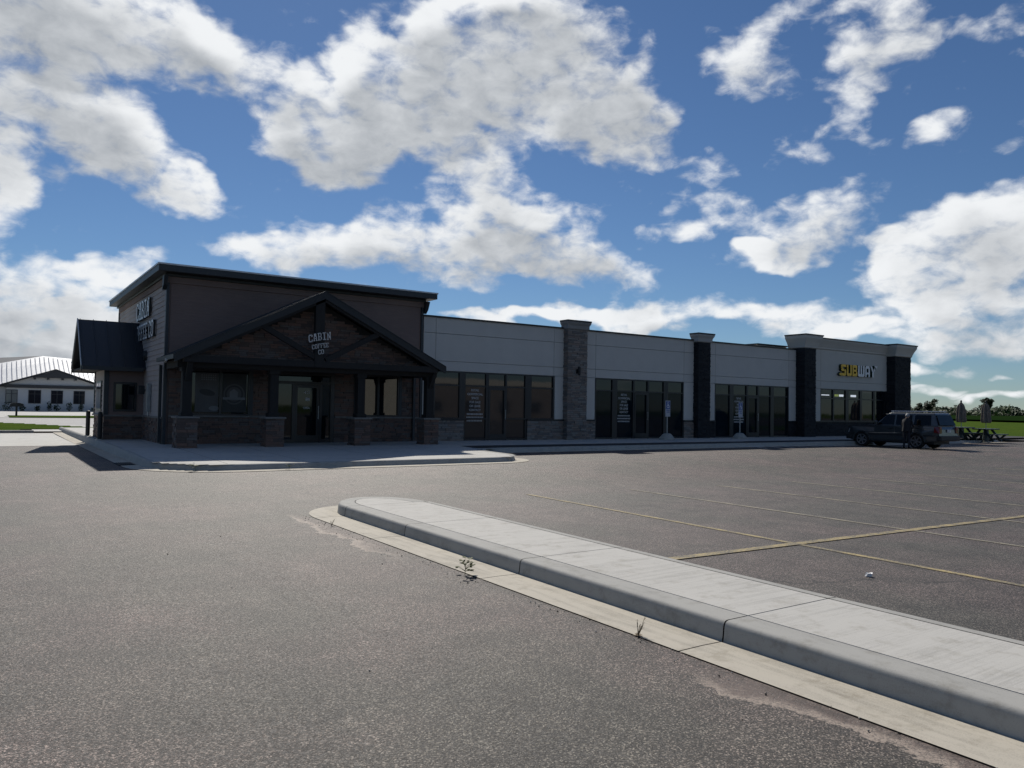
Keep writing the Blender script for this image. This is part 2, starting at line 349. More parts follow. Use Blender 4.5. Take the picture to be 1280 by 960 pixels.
# ------------------------------------------------------------------ mesh helpers
ORG = {}
class MB:
    def __init__(s): s.v = []; s.f = []; s.m = []
    def poly(s, pts, mat=0):
        i = len(s.v); s.v += [tuple(p) for p in pts]; s.f.append(tuple(range(i, i + len(pts)))); s.m.append(mat)
    def box(s, x0, x1, y0, y1, z0, z1, mat=0):
        i = len(s.v)
        s.v += [(x0, y0, z0), (x1, y0, z0), (x1, y1, z0), (x0, y1, z0), (x0, y0, z1), (x1, y0, z1), (x1, y1, z1), (x0, y1, z1)]
        for q in ((3, 2, 1, 0), (4, 5, 6, 7), (0, 1, 5, 4), (1, 2, 6, 5), (2, 3, 7, 6), (3, 0, 4, 7)):
            s.f.append(tuple(i + a for a in q)); s.m.append(mat)
        return s
    def prism(s, pts, d, mat=0):
        """polygon of 3-D points swept along vector d"""
        n = len(pts); i = len(s.v); d = Vector(d)
        s.v += [tuple(p) for p in pts] + [tuple(Vector(p) + d) for p in pts]
        s.f.append(tuple(i + a for a in range(n))[::-1]); s.m.append(mat)
        s.f.append(tuple(i + n + a for a in range(n))); s.m.append(mat)
        for a in range(n):
            b = (a + 1) % n; s.f.append((i + a, i + b, i + n + b, i + n + a)); s.m.append(mat)
        return s
    def loft(s, rings, mat=0, cap=True):
        n = len(rings[0]); i = len(s.v)
        for r in rings: s.v += [tuple(p) for p in r]
        for j in range(len(rings) - 1):
            for a in range(n):
                b = (a + 1) % n
                s.f.append((i + j * n + a, i + j * n + b, i + (j + 1) * n + b, i + (j + 1) * n + a)); s.m.append(mat)
        if cap:
            s.f.append(tuple(i + a for a in range(n))[::-1]); s.m.append(mat)
            k = i + (len(rings) - 1) * n; s.f.append(tuple(k + a for a in range(n))); s.m.append(mat)
        return s
    def tube(s, p0, p1, r0, r1=None, n=8, mat=0):
        r1 = r0 if r1 is None else r1
        p0 = Vector(p0); p1 = Vector(p1); d = (p1 - p0).normalized()
        u = d.orthogonal().normalized(); w = d.cross(u)
        s.loft([[p + (u * math.cos(2 * math.pi * a / n) + w * math.sin(2 * math.pi * a / n)) * r for a in range(n)] for p, r in ((p0, r0), (p1, r1))], mat)
        return s
    def beam(s, p0, p1, w, h, up=(0, 0, 1), mat=0):
        p0 = Vector(p0); p1 = Vector(p1); d = (p1 - p0).normalized(); u = d.cross(Vector(up)).normalized() * w / 2; n = u.cross(d).normalized() * h / 2
        s.loft([[p - u - n, p + u - n, p + u + n, p - u + n] for p in (p0, p1)], mat); return s
    def lathe(s, prof, c=(0, 0, 0), n=16, mat=0, wob=None):
        rings = []
        for r, z in prof:
            ring = []
            for a in range(n):
                t = 2 * math.pi * a / n; q = r * (wob(t, z) if wob else 1)
                ring.append((c[0] + q * math.cos(t), c[1] + q * math.sin(t), c[2] + z))
            rings.append(ring)
        s.loft(rings, mat); return s
    def build(s, name, mats, parent=None, smooth=False, bevel=0.0, stuff=False, seg=2):
        me = bpy.data.meshes.new(name)
        o = Vector((0, 0, 0))
        if parent is not None: o = ORG.get(parent.name, Vector((0, 0, 0)))
        me.from_pydata([tuple(Vector(v) - o) for v in s.v], [], s.f)
        mats = mats if isinstance(mats, (list, tuple)) else [mats]
        for mt in mats: me.materials.append(mt)
        if len(mats) > 1: me.polygons.foreach_set('material_index', s.m)
        bm = bmesh.new(); bm.from_mesh(me); bmesh.ops.recalc_face_normals(bm, faces=bm.faces); bm.to_mesh(me); bm.free()
        ob = bpy.data.objects.new(name, me); COL.objects.link(ob)
        if parent is not None: ob.parent = parent; ORG[ob.name] = o
        if smooth: me.polygons.foreach_set('use_smooth', [True] * len(me.polygons))
        if bevel:
            md = ob.modifiers.new('bevel', 'BEVEL'); md.width = bevel; md.segments = seg; md.limit_method = 'ANGLE'; md.angle_limit = R(40)
        if stuff: ob['kind'] = 'stuff'
        return ob

def tag(o, label, cat, group=None):
    o['label'] = label; o['category'] = cat
    if group: o['group'] = group
    return o
def thing(name, label, cat, loc=(0, 0, 0), group=None):
    o = bpy.data.objects.new(name, None); COL.objects.link(o); o.location = loc; o.empty_display_size = .2
    ORG[o.name] = Vector(loc); return tag(o, label, cat, group)
def struct(o, kind='structure'): o['kind'] = kind; return o
def copy_tree(o, parent=None):
    c = o.copy(); COL.objects.link(c)
    if parent is not None: c.parent = parent
    for ch in list(o.children): copy_tree(ch, c)
    return c
def bx(name, mt, parent, *b, bevel=0.0): return MB().box(*b).build(name, mt, parent, bevel=bevel)

def text_mesh(txt, size, depth, mat, name, parent, loc, rot, xs=1.0, bold=0.0, align='CENTER', space=1.0, back=None):
    cu = bpy.data.curves.new('tmp_text', 'FONT'); cu.body = txt; cu.size = size; cu.extrude = depth / 2; cu.offset = bold
    cu.align_x = align; cu.align_y = 'CENTER'; cu.space_character = space
    cu.resolution_u = 3
    to = bpy.data.objects.new('tmp_text', cu); COL.objects.link(to)
    dg = bpy.context.evaluated_depsgraph_get(); me = bpy.data.meshes.new_from_object(to.evaluated_get(dg))
    bpy.data.objects.remove(to); bpy.data.curves.remove(cu)
    me.name = name
    o = ORG.get(parent.name, Vector((0, 0, 0))) if parent is not None else Vector((0, 0, 0))
    T = Matrix.Translation(Vector(loc) - o) @ rot.to_4x4() @ Matrix.Diagonal((xs, 1, 1, 1))
    me.transform(T)
    me.materials.clear(); me.materials.append(mat)
    if back is not None:
        me.materials.append(back); nrm = (rot @ Vector((0, 0, 1)))
        for p in me.polygons: p.material_index = 0 if p.normal.dot(nrm) > .5 else 1
    ob = bpy.data.objects.new(name, me); COL.objects.link(ob)
    if parent is not None: ob.parent = parent; ORG[ob.name] = o
    return ob
ROT_FRONT = Matrix(((1, 0, 0), (0, 0, -1), (0, 1, 0)))            # text facing -Y: right = +X, up = +Z
ROT_LEFT = Matrix(((0, 0, -1), (-1, 0, 0), (0, 1, 0)))            # text facing -X: right = -Y, up = +Z

# ------------------------------------------------------------------ ground
def sm(x, a, b):
    t = min(1, max(0, (x - a) / (b - a))); return t * t * (3 - 2 * t)
def gz(x, y):
    zn = -.25 - .012 * min(max(x, 0), 16)
    t = sm(y, 12.5, 18)
    z = zn + (-.23 - zn) * t
    z -= .065 * sm(x, 31, 38) * t
    if y > 40: z += .008 * (y - 40)
    return z
def lerp_axis(stops):
    out = []
    for a, b, st in stops:
        n = max(1, round((b - a) / st)); out += [a + (b - a) * i / n for i in range(n)]
    out.append(stops[-1][1]); return out
def sheet(name, xs, ys, dz, mat, hf=gz, inside=None):
    mb = MB(); nx = len(xs)
    mb.v = [(x, y, hf(x, y) + dz) for y in ys for x in xs]
    for j in range(len(ys) - 1):
        for i in range(nx - 1):
            if inside and not inside((xs[i] + xs[i + 1]) / 2, (ys[j] + ys[j + 1]) / 2): continue
            mb.f.append((j * nx + i, j * nx + i + 1, (j + 1) * nx + i + 1, (j + 1) * nx + i)); mb.m.append(0)
    return struct(mb.build(name, mat, smooth=True))
def far_h(x, y):
    d = math.hypot(x, y); z = gz(x, y) - .16
    if y < -40: z += .0 * y
    return min(z, 12) - 1.2 * sm(d, 900, 3000)
ax = lerp_axis([(-3500, -600, 290), (-600, -100, 50), (-100, 160, 10), (160, 700, 30), (700, 3500, 280)])
ay = lerp_axis([(-3500, -600, 290), (-600, -60, 45), (-60, 140, 8), (140, 700, 35), (700, 3500, 280)])
sheet('terrain', ax, ay, 0, M_TERR, far_h)
sheet('parking_lot', lerp_axis([(-60, -20, 4), (-20, 40, .5), (40, 64, 2), (64, 260, 7)]), lerp_axis([(-118, -8, 5), (-8, 31, .5), (31, 43, 1.5)]), 0, M_ASPH, gz, lambda x, y: x < 64 or y < -12)
sheet('drive_apron', lerp_axis([(-22, 3.2, 1.4)]), lerp_axis([(30.6, 42.0, .6)]), .006, M_APRON)
# ground beyond the drive: verge, road, verge, house drive
def verge(x, y): return y > 45.6 + .0 * x and y < 57.0 - .9 * max(0, x - 0)
sheet('grass_verge', lerp_axis([(-40, 10, .5)]), lerp_axis([(43.0, 57, .5)]), .10, M_LAWN, gz, lambda x, y: y > 43.0 + 2.2 * sm(x, .5, 2.5) and y < 56.5 - max(0, x) * 1.85)
for i in range(-14, 1):
    if i * 3 < 2: struct(MB().box(i * 3 + .005 - 1, i * 3 + 2.995 - 1, 42.6, 42.99, gz(0, 42.6) - .05, gz(0, 42.6) + .12).build('street_kerb', M_KERB, None, bevel=.03))
sheet('street', lerp_axis([(-80, 46, 3)]), lerp_axis([(50, 67, 1)]), .05, M_ROAD)
sheet('far_verge', lerp_axis([(1.6, 46, .8)]), lerp_axis([(67, 73, 1)]), .09, M_LAWN)
sheet('house_drive', lerp_axis([(-40, 46, 3)]), lerp_axis([(67.2, 94, 1.5)]), .06, M_APRON)
sheet('side_pavement', lerp_axis([(2.0, 9, .7)]), lerp_axis([(42.6, 50.4, .6)]), .07, M_APRON)
sheet('lawn', lerp_axis([(50.5, 420, 8)]), lerp_axis([(-60, 190, 8)]), -.02, M_LAWN, gz, lambda x, y: (x > 64 or y > 27) and y > -10 and x * .566 + y * .824 < 185 and not (y < 30 and x < 62))
sheet('crop_field', lerp_axis([(60, 900, 14)]), lerp_axis([(-120, 800, 14)]), .55, M_CROP, lambda x, y: min(gz(x, y), 12) + .35 * math.sin(x * 1.3 + y * 2.1) * math.sin(y * .7), lambda x, y: 175 < x * .566 + y * .824 < 520)['kind'] = 'stuff'

def ribbon(path, prof, closed=False):
    """sweep a profile of (outward offset, z) along plan points with outward normals; returns MB"""
    mb = MB(); n = len(prof)
    for (x, y, nx, ny) in path:
        for d, z in prof: mb.v.append((x + nx * d, y + ny * d, z(x + nx * d, y + ny * d) if callable(z) else z))
    for j in range(len(path) - 1):
        for a in range(n - 1):
            mb.f.append((j * n + a, j * n + a + 1, (j + 1) * n + a + 1, (j + 1) * n + a)); mb.m.append(0)
    return mb

# kerbed island in front, built in jointed bays
isl = thing('kerbed_island', '', ''); del isl['label'], isl['category']; isl['kind'] = 'structure'
ZT = -.152
def skew(y): return .012 * (y - 6)
def ixl(y): return 4.30 + skew(y) * .8
def ixr(y): return 5.66 + skew(y) * 1.3
TIPY = 10.55
prof_kerb = [(.0, lambda x, y: gz(x, y) + .002), (-.008, lambda x, y: gz(x, y) + .045), (-.014, ZT - .042), (-.016, ZT - .034), (-.020, ZT - .023), (-.027, ZT - .012), (-.037, ZT - .005), (-.050, ZT - .001), (-.066, ZT), (-.12, ZT), (-.20, ZT), (-.265, ZT)]
prof_gut = [(.43, lambda x, y: gz(x, y) + .008), (.2, lambda x, y: gz(x, y) + .012), (.02, lambda x, y: gz(x, y) + .010), (-.004, lambda x, y: gz(x, y) + .004)]
JO = [-3.9, -1.4, 1.1, 3.6, 6.1, 8.6, TIPY]
for a, b in zip(JO[:-1], JO[1:]):
    a2, b2 = a + .006, b - .006
    st = [a2 + (b2 - a2) * i / 4 for i in range(5)]
    path = [(ixl(y), y, -1, 0) for y in st]
    ribbon(path, prof_kerb).build('kerb', M_KERB, isl, smooth=True)
    ribbon(path, prof_gut).build('gutter', M_GUTT, isl, smooth=True)
    mb = MB()
    for y0, y1 in zip(st[:-1], st[1:]):
        mb.poly([(ixl(y0) + .277, y0, ZT), (ixr(y0) - .115, y0, ZT), (ixr(y1) - .115, y1, ZT), (ixl(y1) + .277, y1, ZT)])
        mb.poly([(ixl(y0) + .277, y0, ZT), (ixl(y1) + .277, y1, ZT), (ixl(y1) + .277, y1, ZT - .03), (ixl(y0) + .277, y0, ZT - .03)])
    mb.poly([(ixl(a2) + .277, a2, ZT), (ixr(a2) - .115, a2, ZT), (ixr(a2) - .115, a2, ZT - .03), (ixl(a2) + .277, a2, ZT - .03)])
    mb.build('slab', M_SLAB, isl)
    mb = MB()
    for y0, y1 in zip(st[:-1], st[1:]):
        mb.poly([(ixr(y0) - .103, y0, ZT + .001), (ixr(y0), y0, ZT - .004), (ixr(y1), y1, ZT - .004), (ixr(y1) - .103, y1, ZT + .001)])
        mb.poly([(ixr(y0), y0, ZT - .004), (ixr(y0) + .012, y0, gz(6, y0) - .01), (ixr(y1) + .012, y1, gz(6, y1) - .01), (ixr(y1), y1, ZT - .004)])
    mb.build('back_kerb', M_KERB, isl)
# rounded tip
cx_, hw = (ixl(TIPY) + ixr(TIPY)) / 2, (ixr(TIPY) - ixl(TIPY)) / 2
tip = []
for i in range(25):
    t = math.pi - math.pi * i / 24
    ex, ey = math.cos(t), math.sin(t)
    tip.append((cx_ + hw * ex, TIPY + .006 + 1.0 * ey, ex, ey * .9))
ribbon(tip, prof_kerb).build('kerb', M_KERB, isl, smooth=True)
gp = [(cx_ + hw * math.cos(t), TIPY + .006 + 1.0 * math.sin(t), math.cos(t) * w, math.sin(t) * w * .75) for t, w in [(math.pi - math.pi * .75 * i / 18, max(.02, 1 - (i / 18) ** 3)) for i in range(19)]]
ribbon(gp, prof_gut).build('gutter', M_GUTT, isl, smooth=True)
mb = MB(); mb.poly([(x - nx * .277, y - ny * .277, ZT) for x, y, nx, ny in tip]); mb.build('slab', M_SLAB, isl)
mb = MB(); mb.poly([(ixl(-4) + .05, -4, ZT - .028), (ixr(-4) - .03, -4, ZT - .028), (ixr(TIPY) - .1, TIPY, ZT - .028)] + [(x - nx * .1, y - ny * .1, ZT - .028) for x, y, nx, ny in tip[::-1]] + [(ixl(TIPY) + .1, TIPY, ZT - .028)])
mb.build('joint_filler', M_JOINT, isl)
mb = MB(); mb.poly([(ixl(-4) - .41, -4, gz(4, 0) + .003), (ixl(-4) - .02, -4, gz(4, 0) + .003), (ixl(TIPY) - .02, TIPY, gz(4, 0) + .003), (ixl(TIPY) - .41, TIPY, gz(4, 0) + .003)])
mb.build('joint_filler', M_JOINT, isl)

# painted bays
lines = thing('parking_lines', '', ''); del lines['label'], lines['category']; lines['kind'] = 'structure'
def strip(p0, p1, w, mat, dz=.006, parent=None, name='painted_line'):
    p0 = Vector(p0 + (0,)); p1 = Vector(p1 + (0,)); d = (p1 - p0); L = d.length; d.normalize(); q = Vector((-d.y, d.x, 0)) * w / 2
    n = max(2, int(L / .5)); mb = MB()
    for i in range(n + 1):
        c = p0 + d * (L * i / n)
        for s_ in (-1, 1): e = c + q * s_; mb.v.append((e.x, e.y, gz(e.x, e.y) + dz))
    for i in range(n): mb.f.append((2 * i, 2 * i + 1, 2 * i + 3, 2 * i + 2)); mb.m.append(0)
    return mb.build(name, mat, parent)
for i, x in enumerate([8.50, 11.20, 13.95, 16.75, 19.5, 22.25, 25.0, 27.75]):
    strip((x - .21, -.1), (x + .21, 12.1), .10, M_STRIPE if i == 0 else M_STRIPE2, parent=lines)
strip((5.80, 5.99), (40, 5.99), .13, M_STRIPE, .0095, lines)
for i in range(7):
    x = 27.4 + i * .95; strip((x, 20.75), (x + .75, 22.05), .11, M_WHITEPAINT, parent=lines, dz=.012)

# pavements along the shops
def wz(x, y):                                   # floor level 0, falling to the kerb
    if x < 13.6 and y < 24.2: return -.015 * (24.2 - y)
    return -.02 * max(0, 25.4 - y) - .10 * sm(x, 44, 48.5)
KH = .145
def kerb_run(name_parent, pts, rad_close=False):
    path = []
    for i, p in enumerate(pts):
        a = Vector(pts[max(0, i - 1)]); c = Vector(pts[min(len(pts) - 1, i + 1)]); d = (c - a).normalized()
        path.append((p[0], p[1], d.y, -d.x))    # outward = right of travel
    k1 = [(.0, lambda x, y: gz(x, y) + .0), (-.03, lambda x, y: gz(x, y) + .08), (-.05, lambda x, y: wz(x, y) - .015), (-.09, lambda x, y: wz(x, y) + .003), (-.16, lambda x, y: wz(x, y) + .004)]
    ribbon(path, k1).build('kerb', M_KERB, name_parent, smooth=True)
    ribbon(path, [(.40, lambda x, y: gz(x, y) + .010), (.05, lambda x, y: gz(x, y) + .014), (-.01, lambda x, y: gz(x, y) + .012)]).build('gutter', M_GUTT, name_parent)
walk = thing('shop_pavement', '', ''); del walk['label'], walk['category']; walk['kind'] = 'structure'
def arc(cx, cy, r, a0, a1, n=10): return [(cx + r * math.cos(R(a0 + (a1 - a0) * i / n)), cy + r * math.sin(R(a0 + (a1 - a0) * i / n))) for i in range(n + 1)]
front = [(3.15, 45.0), (3.15, 32.0)] + [(3.15, y) for y in (29, 26, 23, 21.5)] + arc(5.05, 20.05, 1.9, 180, 270, 12) + [(x, 18.15) for x in (6.5, 8, 9.5, 11)] + arc(12.0, 19.35, 1.2, 270, 360, 10) + [(13.2, 20.2)] + arc(14.9, 20.4, 1.7, 180, 90, 8) + [(x, 22.1) for x in range(16, 53, 2)]
kerb_run(walk, front)
poly = front[:]
def in_walk(x, y):
    if x < 3.15 or y > 44: return False
    if x < 13.2 and y >= 18.15:
        if x < 5.05 and y < 20.05: return math.hypot(x - 5.05, y - 20.05) < 1.9
        if x > 12.0 and y < 19.35: return math.hypot(x - 12, y - 19.35) < 1.2
        return True
    if y > 22.1: return x < 58
    if 13.2 <= x < 14.9 and y > 20.4: return math.hypot(x - 14.9, y - 22.1) > 0 and (y - 20.4 > 1.7 - math.sqrt(max(0, 1.7 ** 2 - (14.9 - x) ** 2)) if False else math.hypot(x - 14.9, y - 20.4) > 1.7)
    return False
def slab_field(xs, ys, g=.012, sub=.3):
    """pavement slabs scored on a grid; each slab is cut to the kerb line"""
    for xa, xb in zip(xs[:-1], xs[1:]):
        for ya, yb in zip(ys[:-1], ys[1:]):
            nx = max(1, round((xb - xa) / sub)); ny = max(1, round((yb - ya) / sub)); mb = MB()
            gx = [xa + g / 2 + (xb - xa - g) * i / nx for i in range(nx + 1)]; gy = [ya + g / 2 + (yb - ya - g) * i / ny for i in range(ny + 1)]
            idx = {}
            def vid(i, j):
                if (i, j) not in idx: idx[(i, j)] = len(mb.v); mb.v.append((gx[i], gy[j], wz(gx[i], gy[j])))
                return idx[(i, j)]
            for i in range(nx):
                for j in range(ny):
                    if in_walk((gx[i] + gx[i + 1]) / 2, (gy[j] + gy[j + 1]) / 2):
                        mb.f.append((vid(i, j), vid(i + 1, j), vid(i + 1, j + 1), vid(i, j + 1))); mb.m.append(0)
            if mb.f: mb.build('slab', M_WALK, walk)
slab_field([3.24, 4.7, 6.6, 9.0, 11.4, 13.5], [18.24, 20.2, 22.2, 24.2, 26.3], sub=.15)
slab_field([3.24, 4.7], [26.3, 29.0, 32.0, 36.0, 40.0, 44.0], sub=.3)
slab_field([13.5, 15, 17, 19, 21, 23, 25, 27, 29, 31, 33, 35, 37, 39, 41, 43, 45, 47, 49, 51, 53, 55, 58], [20.4, 22.19, 24.1, 26.3], sub=.3)
slab_field([48, 50, 52, 55, 58], [26.3, 29, 32], sub=.5)
mb = MB()
for xa, xb, ya, yb in ((3.3, 13.1, 21.8, 26.2), (5.0, 12, 18.3, 21.8), (13.1, 58, 22.2, 26.2)):
    mb.poly([(xa, ya, wz(xa, ya) - .02), (xb, ya, wz(xa, ya) - .02), (xb, yb, wz(xa, yb) - .02), (xa, yb, wz(xa, yb) - .02)])
mb.build('joint_filler', M_JOINT, walk)
# ramp cut in the kerb
MB().prism([(27.2, 22.0, gz(27, 22) + .02), (28.9, 22.0, gz(27, 22) + .02), (28.5, 22.9, wz(28, 22.9) + .012), (27.6, 22.9, wz(28, 22.9) + .012)], (0, 0, -.05)).build('kerb_ramp', M_WALK, walk)

# ------------------------------------------------------------------ masonry helpers
rs = random.Random(11)
def ledge(mb, axis, a0, a1, z0, z1, plane, out, nm, inside=None, hmin=.055, hmax=.10, lmin=.14, lmax=.42):
    """courses of split stone on a vertical face; axis 'x' or 'y' runs along the face, out is the sign of its normal"""
    z = z0
    while z < z1 - .02:
        h = min(rs.uniform(hmin, hmax), z1 - z)
        if z1 - z - h < .04: h = z1 - z
        a = a0
        while a < a1 - .01:
            L = min(rs.uniform(lmin, lmax), a1 - a)
            if a1 - a - L < .09: L = a1 - a
            if inside is None or (inside(a + .01, z + h) and inside(a + L - .01, z + h)):
                t = rs.uniform(.018, .05); lo, hi = sorted((plane - out * .01, plane + out * t)); g = .004
                k = rs.randrange(nm)
                if axis == 'x': mb.box(a + g, a + L - g, lo, hi, z + g, z + h - g, k)
                else: mb.box(lo, hi, a + g, a + L - g, z + g, z + h - g, k)
            a += L
        z += h
def stone_pier(parent, x0, x1, y0, y1, z0, z1, mats, name='stone_pier', cap=None, faces='FL', body=True):
    core = bx(name, M_MORT, parent, x0 + .03, x1 - .03, y0 + .03, y1 - .03, z0, z1)
    mb = MB(); n = len(mats)
    ledge(mb, 'x', x0, x1, z0, z1, y0 + .03, -1, n)
    ledge(mb, 'y', y0 + .02, y1, z0, z1, x0 + .03, -1, n)
    ledge(mb, 'y', y0 + .02, y1, z0, z1, x1 - .03, 1, n)
    if 'B' in faces: ledge(mb, 'x', x0, x1, z0, z1, y1 - .03, 1, n)
    mb.build('ledgestone', mats, core, stuff=True)
    if cap: bx('pier_cap', M_CAPST, core, x0 - .05, x1 + .05, y0 - .05, y1 + .05, z1, z1 + cap, bevel=.01)
    return core
def siding(parent, axis, a0, a1, z0, z1, plane, out, mat, exp_=.17, lap=.028):
    z = z0; me = None
    n = int(round((z1 - z0) / exp_)); e = (z1 - z0) / n
    for i in range(n):
        if me is None:
            lo, hi = plane, plane + out * lap; t = plane + out * .008
            if axis == 'y': pr = [(lo, a0, 0), (hi, a0, 0), (t, a0, e), (lo, a0, e)]; d = (0, a1 - a0, 0)
            else: pr = [(a0, lo, 0), (a0, hi, 0), (a0, t, e), (a0, lo, e)]; d = (a1 - a0, 0, 0)
            ob = MB().prism(pr, d).build('siding_board', mat, parent); me = ob
        else:
            ob = me.copy(); COL.objects.link(ob)
        ob.location.z += z0 + e * i - (0 if ob is me else me.location.z)
        # first board's own offset is part of the copies' location already
        if ob is not me: ob.location.z = me.location.z + e * i
    return
def window(parent, x0, x1, z0, z1, y, lights, name='window', rail=None, glass=None, depth=.09, fr=.05, rails=None):
    """shop window facing -Y: frame with vertical lights [(xa, xb, sill, glass)]"""
    f = MB(); f.box(x0, x1, y - .02, y + depth, z1 - fr, z1)
    edges = sorted(set([x0] + [l[0] for l in lights] + [l[1] for l in lights] + [x1]))
    panes = []
    cur = x0
    for xa, xb, sill, gl in lights:
        if xa > cur + .005: f.box(cur, xa, y - .02, y + depth, z0 if sill < .2 or cur == x0 else min(sill, .82), z1 - fr - .001)
        f.box(xa, xb, y - .018, y + depth, sill, sill + fr)
        top = z1 - fr
        if rail:
            f.box(xa, xb, y - .015, y + depth, rail[0], rail[1]); panes.append((xa, xb, sill + fr, rail[0], gl)); panes.append((xa, xb, rail[1], top, None))
        else: panes.append((xa, xb, sill + fr, top, gl))
        cur = xb
    if cur < x1 - .005: f.box(cur, x1, y - .02, y + depth, z0, z1 - fr - .001)
    fo = f.build(name, M_FRAME, parent)
    for xa, xb, za, zb, gl in panes:
        bx('pane', gl or glass or M_GLASS, fo, xa, xb, y + .035, y + .05, za, zb)
    return fo

# ------------------------------------------------------------------ coffee house
FY = 26.1
CX0, CX1, CY1, CZ = 4.68, 13.72, 36.6, 5.36
coffee = thing('coffee_shop', 'dark brown coffee house with stone porch gable at the left end of the row', 'building', (CX0, FY, 0))
core = MB().box(CX0 + .02, CX1 - .02, FY + .05, CY1, -.3, CZ).build('wall', M_SID, coffee)
siding(coffee, 'y', FY, CY1, .86, 5.10, CX0 + .02, -1, M_SIDG)
siding(coffee, 'x', CX0 + .1, CX1 - .1, 2.5, 5.10, FY + .04, -1, M_SID, .29, .013)
siding(coffee, 'y', FY, CY1, 4.6, 5.10, CX1 - .02, 1, M_SID, .17)
for x0, x1, y0, y1 in ((CX0 - .035, CX0 + .05, FY - .02, FY + .12), (CX1 - .05, CX1 + .035, FY - .02, FY + .12), (CX0 - .035, CX0 + .1, CY1 - .1, CY1 + .03)):
    bx('corner_board', M_TRIM, coffee, x0, x1, y0, y1, .0, 5.1)
# cornice: frieze, soffit step, fascia, drip
cor = MB()
MB().box(CX0 - .03, CX1 + .03, FY - .02, CY1 + .03, 5.10, 5.30).build('frieze', M_SID, coffee)
cor.box(CX0 - .10, CX1 + .10, FY - .10, CY1 + .10, 5.302, 5.39)
cor.box(CX0 - .36, CX1 + .36, FY - .50, CY1 + .30, 5.39, 5.60)
cor.build('cornice', M_TRIM, coffee, bevel=.008)
d = MB()
d.box(CX0 - .385, CX1 + .385, FY - .525, FY - .495, 5.585, 5.635); d.box(CX0 - .385, CX0 - .355, FY - .494, CY1 + .32, 5.585, 5.635)
d.box(CX1 + .355, CX1 + .385, FY - .494, CY1 + .32, 5.585, 5.635); d.box(CX0 - .354, CX1 + .354, FY - .494, CY1 + .3, 5.602, 5.625)
d.build('drip_edge', M_DRIP, coffee)
for s in (0, 1):
    cb = MB(); x = CX1 + .04
    cb.prism([(x, FY + .0 + s * .0, 5.30), (x, FY - .30, 5.30), (x, FY - .16, 5.0), (x, FY + .0, 4.86)], (.12, 0, 0)) if s == 0 else cb.prism([(CX0 - .04, FY, 5.30), (CX0 - .04, FY - .30, 5.30), (CX0 - .04, FY - .16, 5.0), (CX0 - .04, FY, 4.86)], (-.12, 0, 0))
    cb.build('corbel', M_TRIM, coffee)
# stone base of the side wall
mb = MB(); ledge(mb, 'y', FY + .1, 30.0, 0, .80, CX0 + .0, -1, 4); ledge(mb, 'y', 32.8, CY1, 0, .80, CX0, -1, 4); mb.build('ledgestone', STONES, coffee, stuff=True)
bx('stone_sill', M_CAPST, coffee, CX0 - .08, CX0 + .03, FY + .12, 30.0, .80, .86); bx('stone_sill', M_CAPST, coffee, CX0 - .08, CX0 + .03, 32.8, CY1, .80, .86)
# front stone wall with openings
WIN = [(5.42, 7.30, .90, 2.40), (8.02, 10.25, .0, 2.45), (11.10, 12.78, .90, 2.42)]
def front_in(a, z):
    zc = z - .05
    return not any(x0 - .04 < a < x1 + .04 and z0 - .02 < zc < z1 + .02 for x0, x1, z0, z1 in WIN)
mb = MB()
for za, zb, spans in ((0, .86, [(CX0 + .12, 8.0), (10.27, CX1 - .12)]), (.86, 2.5, [(CX0 + .12, 5.40), (7.32, 8.0), (10.27, 11.08), (12.80, CX1 - .12)])):
    for a, b in spans: ledge(mb, 'x', a, b, za, zb, FY + .02, -1, 4)
mb.build('ledgestone', STONES, coffee, stuff=True)
bx('stone_sill', M_CAPST, coffee, CX0 + .12, 8.0, FY - .09, FY + .04, .86, .92); bx('stone_sill', M_CAPST, coffee, 10.27, CX1 - .12, FY - .09, FY + .04, .86, .92)
for (x0, x1, z0, z1) in (WIN[0], WIN[2]):
    tr = MB(); tr.box(x0 - .10, x0, FY - .07, FY + .06, z0 + .03, z1 + .10); tr.box(x1, x1 + .10, FY - .07, FY + .06, z0 + .03, z1 + .10); tr.box(x0, x1, FY - .068, FY + .06, z1, z1 + .10)
    tr.build('window_trim', M_TRIM, coffee)
x0, x1, z0, z1 = WIN[0]; mid = 6.36
w1 = window(coffee, x0, x1, z0, z1, FY - .04, [(x0 + .06, mid - .04, z0 + .03, M_GLASS), (mid + .04, x1 - .06, z0 + .03, M_GLASS)])
# faded posters behind the glass of the left window
M_POST = plain('faded_poster_paper', (.085, .085, .085), .6, var=.3, scale=1.6)
M_POSTD = plain('poster_dark_ink', (.030, .034, .034), .6)
M_POSTL = plain('poster_light_ink', (.17, .175, .18), .6)
def disc(mb, cx, cz, rx, rz, y, mat, n=24, tilt=0.0, ring=None):
    c, s_ = math.cos(tilt), math.sin(tilt)
    P = lambda k, t: (cx + k * rx * math.cos(t) * c - k * rz * math.sin(t) * s_, y, cz + k * rx * math.cos(t) * s_ + k * rz * math.sin(t) * c)
    if ring is None: mb.poly([P(1, 2 * math.pi * a / n) for a in range(n)], mat)
    else:
        for a in range(n):
            t0, t1 = 2 * math.pi * a / n, 2 * math.pi * (a + 1) / n
            mb.poly([P(ring, t0), P(1, t0), P(1, t1), P(ring, t1)], mat)
py = FY - .011
po = MB(); po.poly([(5.58, py, 1.02), (6.30, py, 1.02), (6.30, py, 2.30), (5.58, py, 2.30)], 0)
disc(po, 5.98, 1.62, .34, .17, py - .002, 0, tilt=-.2); disc(po, 5.95, 1.66, .25, .10, py - .003, 1, tilt=-.2)
disc(po, 6.17, 1.15, .16, .08, py - .003, 2)
for r in range(3):
    for q in range(7): po.box(5.76 + q * .07, 5.76 + q * .07 + .042, py - .0035, py - .003, 2.20 - r * .07, 2.20 - r * .07 + .042, 2)
